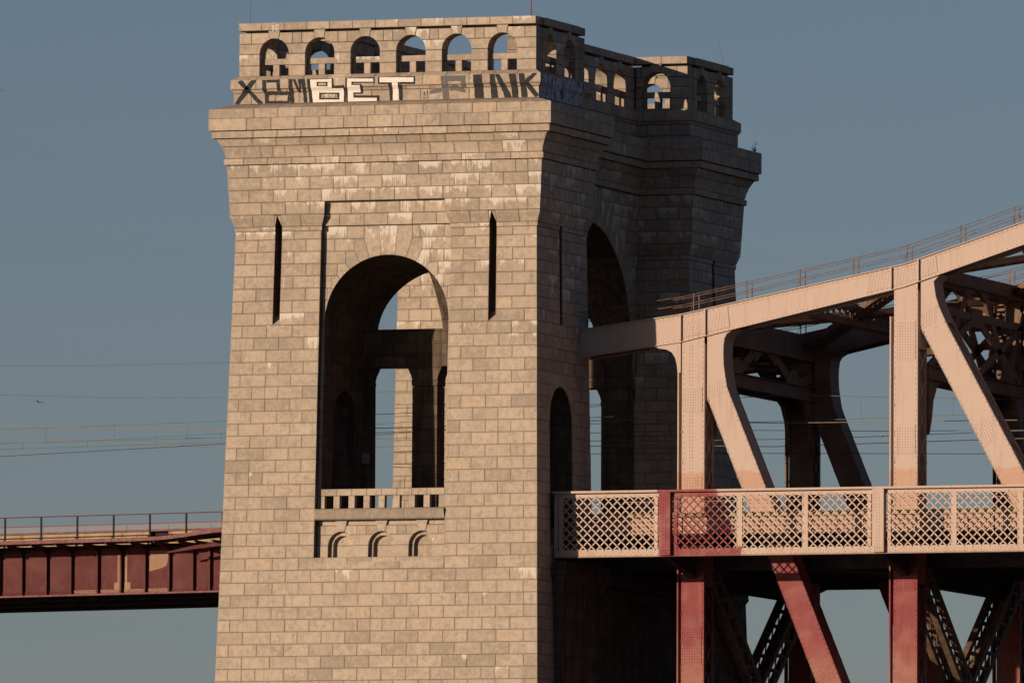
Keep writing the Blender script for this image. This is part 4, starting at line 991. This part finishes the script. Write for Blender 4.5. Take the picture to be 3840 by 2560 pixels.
# ================================================================== THE APPROACH VIADUCT
app = thing('approach_viaduct', (-33., 12., 40.), 'dark red riveted plate girder viaduct with railing running into the tower', 'viaduct')
GR = .0127; XL, XR = -48., -18.9
g = lambda x: GR*(x+20.)
def slab(b, xa, xb, y0, y1, z0, z1): return b.add([(x, y, z+g(x)) for z in (z0, z1) for y in (y0, y1) for x in (xa, xb)], [(0, 2, 3, 1), (4, 5, 7, 6), (0, 1, 5, 4), (2, 6, 7, 3), (0, 4, 6, 2), (1, 3, 7, 5)])
STF = [-48.0, -46.5, -44.9, -43.3, -41.8, -40.3, -38.8, -37.3, -35.9, -34.42, -33.02, -31.5, -29.97, -28.33, -26.88, -25.38, -23.9, -22.43, -21.39, -20.3]
WY = 4.4; WZ0, WZ1 = 43.2, 45.75
for i, (a, b) in enumerate(zip(STF, STF[1:]+[XR])):
    o = slab(MB(), a+.02, b-.02, WY, WY+.06, WZ0, WZ1).build('web_panel', 'maroon', app)
    if i == 15:                                          # patch of bare primer
        p = MB(); yq = WY-.006
        pts = [(a+.2, 44.42), (a+.9, 44.58), (a+1.25, 44.72), (a+1.33, 45.0), (a+1.36, 45.6), (a+.2, 45.6)]
        p.add([(x, yq, z+g(x)) for x, z in pts], [tuple(range(6))]).build('primer_patch', 'primer', o)
    tan = i in (12, 13, 14, 15)
    slab(MB(), a+.12, b-.02, WY-.035, WY, WZ0+.03, WZ0+.22).build('flange_angle', 'primer' if tan else 'maroon', app)
    rb = MB()
    x = a+.2
    while x < b-.1: rb.add(*rv(x, WY-.037, WZ0+.08+g(x))); rb.add(*rv(x+.07, WY-.037, WZ0+.16+g(x))); x += .15
    rb.build('rivets', 'maroon', app, kind='stuff')
for i, x in enumerate(STF[1:]):
    st = MB(); slab(st, x, x+.035, WY-.20, WY, WZ0, WZ1); slab(st, x-.06, x+.035, WY-.225, WY-.20, WZ0, WZ1)
    o = st.build('stiffener', 'maroon', app)
    if i in (13,):
        slab(MB(), x-.26, x-.07, WY-.02, WY-.002, WZ0+.22, WZ1-.3).build('angle_strip', 'primer', o); slab(MB(), x+.20, x+.34, WY-.02, WY-.002, WZ0+.22, WZ1-.3).build('angle_strip', 'primer', o)
        slab(MB(), x-.46, x-.07, WY-.03, WY-.012, WZ0+.1, WZ0+.62).build('angle_strip', 'primer', o); slab(MB(), x+.18, x+.55, WY-.03, WY-.012, WZ0+.1, WZ0+.62).build('angle_strip', 'primer', o)
slab(MB(), XL, XR, WY-.28, WY+.35, WZ0-.10, WZ0-.002).build('bottom_flange', 'kerb', app)
slab(MB(), XL, XR, WY-.28, WY+.35, WZ1+.002, WZ1+.06).build('top_flange', 'maroon', app)
for yy in (9.5, 14.6, 19.8):
    slab(MB(), XL, XR, yy, yy+.08, WZ0+.02, WZ1).build('inner_girder', 'deck', app); slab(MB(), XL, XR, yy-.25, yy+.33, WZ0-.08, WZ0+.018).build('bottom_flange', 'deck', app)
for i in range(8): slab(MB(), XL+2+i*3.4, XL+2.25+i*3.4, WY+.1, 19.8, WZ0+.1, WZ1-.1).build('cross_frame', 'deck', app)
slab(MB(), XL, XR, WY-.2, 20.2, WZ1+.07, WZ1+.25).build('deck_slab', 'deck', app)
# cantilevered walkway with a kerb that sweeps up to the tower
KX = [(-48., 0.), (-25.2, 0.), (-24., .015), (-23., .06), (-22., .16), (-21., .28), (-20.2, .36), (-18.9, .42)]
kb = MB(); fl = MB(); ib = MB()
for (xa, ha), (xb, hb) in zip(KX, KX[1:]):
    za, zb_ = 46.02+ha+g(xa), 46.02+hb+g(xb)
    kb.add([(xa, 1.55, za), (xb, 1.55, zb_), (xb, 1.55, zb_+.21), (xa, 1.55, za+.21), (xa, 1.63, za), (xb, 1.63, zb_), (xb, 1.63, zb_+.21), (xa, 1.63, za+.21)], [(0, 1, 2, 3), (4, 7, 6, 5), (3, 2, 6, 7), (0, 4, 5, 1), (0, 3, 7, 4), (1, 5, 6, 2)])
    fl.add([(xa, 1.635, za+.05), (xb, 1.635, zb_+.05), (xb, WY-.05, zb_+.05-hb*.4), (xa, WY-.05, za+.05-ha*.4), (xa, 1.635, za+.12), (xb, 1.635, zb_+.12), (xb, WY-.05, zb_+.12-hb*.4), (xa, WY-.05, za+.12-ha*.4)], [(0, 1, 2, 3), (4, 7, 6, 5), (0, 4, 5, 1), (3, 2, 6, 7), (0, 3, 7, 4), (1, 5, 6, 2)])
kb.build('walkway_kerb', 'kerb', app); fl.build('walkway_floor', 'deck', app)
ib.add([(-23.3, 2.3, 45.28), (-21.6, 2.3, 45.50), (-18.9, 2.3, 45.78), (-18.9, 2.3, 46.02), (-21.6, 2.3, 45.72), (-23.3, 2.3, 45.36), (-23.3, 2.42, 45.28), (-21.6, 2.42, 45.50), (-18.9, 2.42, 45.78), (-18.9, 2.42, 46.02), (-21.6, 2.42, 45.72), (-23.3, 2.42, 45.36)],
       [(0, 1, 4, 5), (1, 2, 3, 4), (6, 11, 10, 7), (7, 10, 9, 8), (5, 4, 10, 11), (4, 3, 9, 10), (0, 6, 7, 1), (1, 7, 8, 2)]).build('walkway_beam', 'maroon', app)
for x in STF:
    z = 46.02+g(x)
    MB().prismx([(1.66, z-.02), (WY-.2, z-.02), (WY-.2, z-.42), (3.0, z-.22), (1.66, z-.12)], x-.03, x+.03).build('walkway_bracket', 'maroon', app)
# outer railing
PST = [-19.65-2.239*i for i in range(13)]
for x in PST: MB().box(x-.045, x+.045, 1.60, 1.70, 46.1+g(x), 47.56+g(x)).build('railing_post', 'dark', app)
b = MB(); slab(b, XL, XR, 1.58, 1.68, 47.545, 47.60); b.build('railing_top', 'maroon', app)
# parapet behind: concrete, beam, mesh panels, upper rail
x = XL
k = 0
while x < XR-.1:
    e_ = min(x+2.6, XR)
    if not (-26.3 < x+1.3 < -25.0): slab(MB(), x, e_-.02, 6.0, 6.2, 46.0, 46.80).build('parapet_panel', 'concrete', app)
    else:
        slab(MB(), x, e_-1.1, 6.0, 6.2, 46.0, 46.80).build('parapet_panel', 'concrete', app); slab(MB(), e_-1.3, e_+.3, 6.28, 6.36, 45.9, 46.83).build('opening_shade_sheet', 'dark', app)  # dark sheet added behind the gap as the recess's shade
    slab(MB(), x+.02, e_-.04, 6.05, 6.07, 46.96, 47.27).build('mesh_panel', 'mesh', app)
    x += 2.6
slab(MB(), XL, XR, 5.9, 6.25, 46.83, 46.94).build('parapet_beam', 'kerb', app)
slab(MB(), XL, XR, 6.0, 6.08, 47.28, 47.33).build('parapet_rail', 'kerb', app)

# ================================================================== SMALL THINGS
WLAB = {'A': ('green messenger wire strung over the track with droppers hanging from it', 'wire'), 'B': ('thick copper feeder cable sagging slightly past the tower', 'cable'),
 'C': ('copper feeder cable sloping down towards the tower across the other wires', 'cable'), 'D': ('green messenger wire with short droppers left of the tower', 'wire'),
 'E': ('thin contact wire below the long droppers', 'wire'), 'F': ('thin contact wire below the short droppers', 'wire'), 'G': ('dark wire rising steadily towards the tower, lowest beyond the viaduct', 'wire'),
 'H': ('thin green wire running from the portal past the truss posts', 'wire'), 'I': ('lowest dark level wire crossing behind the truss posts', 'wire'), 'J': ('highest thin green wire meeting the tower above the others', 'wire'), 'K': ('second highest thin green wire sagging left of the tower', 'wire')}
for n_, c, Y, pts in WIRES:
    P = []
    for (xa, za), (xb, zb_) in zip(pts, pts[1:]):
        for i in range(6): P.append((xa+(xb-xa)*i/6, Y, za+(zb_-za)*i/6))
    P.append((pts[-1][0], Y, pts[-1][1]))
    r = {'pink': .021, 'dark': .018}.get(c, .0175)
    lb, ct = WLAB[n_]
    o = MB().tube(P, r, 5).build({'wire': 'overhead_wire', 'cable': 'feeder_cable'}[ct], {'dark': 'slate'}.get(c, c), None, label=lb, category=ct, group='overhead railway wires')
    for x, z1, z0 in DROPS.get(n_, []):
        d = MB().tube([(x, Y, z1), (x, Y, z0)], .010, 5); d.box(x-.03, x+.03, Y-.03, Y+.03, z1-.05, z1+.03); d.box(x-.03, x+.03, Y-.03, Y+.03, z0-.03, z0+.05); d.build('dropper', 'green', o)
def rod(name, p, q, r, mat, lb, knob=True):
    e = thing(name, p, lb, 'pole' if 'pole' in name else 'rod')
    MB().tube([p, q], [r, r*.75], 8).build('shaft', mat, e); p = Vector(p)
    MB().tube([p+Vector((0, 0, -.02)), p+Vector((0, 0, .06)), p+Vector((0, 0, .09))], [r*2.6, r*2.4, r*1.1], 8).build('foot', mat, e)
    return e
rod('flagpole', (-.62, .6, 75.63), (-.62, .6, 82.), .040, 'rail', 'dark brown pole standing on the parapet corner above the graffiti')
rod('lightning_rod', (-17.75, .6, 75.63), (-17.78, .6, 79.5), .022, 'green', 'thin green rod upright on the parapet beside the far end of the arcade')
rod('lightning_rod', (-.53, .62, 75.63), (-.50, .62, 75.98), .018, 'green', 'short green stub at the foot of the brown pole')
rod('lightning_rod', (-.55, 35.7, 75.63), (-.94, 35.7, 77.2), .022, 'green', 'thin leaning green rod on the rear corner of the tower')
def gull(name, loc, rot, s, mat, lb, fold):
    # body and wings as one skin: cross sections from bill to tail, wings as bent strips
    b = MB()
    secs = [(-.30, .004, .01), (-.24, .035, .02), (-.17, .05, .02), (-.10, .065, .0), (0, .085, -.01), (.12, .075, -.005), (.24, .04, .01), (.34, .045, .015), (.42, .05, .016)]
    n = 8; v = []
    for i, (x, r, z) in enumerate(secs):
        fl_ = .25 if i > 6 else 1
        v += [(x, r*math.cos(t*2*math.pi/n), z+r*fl_*math.sin(t*2*math.pi/n)) for t in range(n)]
    f = [tuple(range(n))]+[(i*n+j, i*n+(j+1) % n, (i+1)*n+(j+1) % n, (i+1)*n+j) for i in range(len(secs)-1) for j in range(n)]+[tuple(range((len(secs)-1)*n+n-1, (len(secs)-1)*n-1, -1))]
    b.add(v, f)
    for sg, up_ in ((1, fold[0]), (-1, fold[1])):
        st = [(0.03, .0, -.12, .14), (.28, up_*.20, -.17, .12), (.52, up_*.26, -.15, .10), (.80, up_*.12, -.05, .12), (1.02, up_*-.04, .06, .10)]
        v = []
        for y, z, xa, xb in st: v += [(xa, sg*y, z), (xb, sg*y, z-.01), (xa, sg*y, z+.018), (xb, sg*y, z)]
        f = []
        for i in range(4):
            a, c = 4*i, 4*i+4; f += [(a, a+1, c+1, c), (a+2, c+2, c+3, a+3), (a, c, c+2, a+2), (a+1, a+3, c+3, c+1)]
        f.append((16, 17, 19, 18)); b.add(v, f)
    o = b.build(name, mat, None, label=lb, category='bird'); o.location = loc; o.rotation_euler = rot; o.scale = (s, s, s)
gull('bird', (8.04, -100., 47.19), (.25, -.35, 1.2), .30, 'bird', 'dark bird gliding with raised wings in the open sky', (1., .7))
gull('bird', (-71.6, 100., 81.25), (.1, -.2, 1.3), .22, 'bird', 'tiny dark bird far off high in the sky', (.6, .5))
gull('bird', (22.34, -5., 50.94), (1.0, -.3, .9), .26, 'gull', 'white gull flying with drooping wing between the truss posts', (-.6, -2.2))
e = thing('utility_box', (-12.9, 7.6, 50.5), 'small grey metal box fixed high on the pillar inside the arch', 'box')
MB().box(-13.1, -12.55, 6.55, 6.84, 50.55, 51.12).build('cabinet', 'box', e); MB().box(-13.06, -12.59, 6.525, 6.55, 50.6, 51.07).build('door', 'box', e); MB().tube([(-12.9, 6.75, 50.56), (-12.9, 6.75, 48.2)], .025, 6).build('conduit', 'box', e)
pl = thing('weed', (.95, 36.9, 70.6), 'small dry weed sprouting from the rear cornice ledge', 'plant')
for i in range(7):
    a = rnd(0, 6.28); h = rnd(.25, .85); lean = rnd(.05, .35); p0 = Vector((.95, 36.9, 70.55)); p1 = p0+Vector((math.cos(a)*lean*.4, math.sin(a)*lean*.4, h*.6)); p2 = p0+Vector((math.cos(a)*lean, math.sin(a)*lean, h))
    o = MB().tube([p0, p1, p2], [.012, .009, .004], 4).build('stem', 'weed', pl)
    lv = MB()
    for j in range(9):
        t = rnd(.2, 1.); c = p0.lerp(p2, t)+Vector((rnd(-.07, .07), rnd(-.07, .07), rnd(-.03, .06))); d = Vector((rnd(-1, 1), rnd(-1, 1), rnd(-.3, 1))).normalized()*.06; n2 = d.cross(Vector((rnd(-1, 1), rnd(-1, 1), 1))).normalized()*.02
        lv.add([c-d, c+n2, c+d, c-n2], [(0, 1, 2, 3)])
    lv.build('leaves', 'weed', o)
# river below
MB().add([(-9000, -9000, 0), (9000, -9000, 0), (9000, 9000, 0), (-9000, 9000, 0)], [(0, 1, 2, 3)]).build('water', 'water', None, kind='structure')
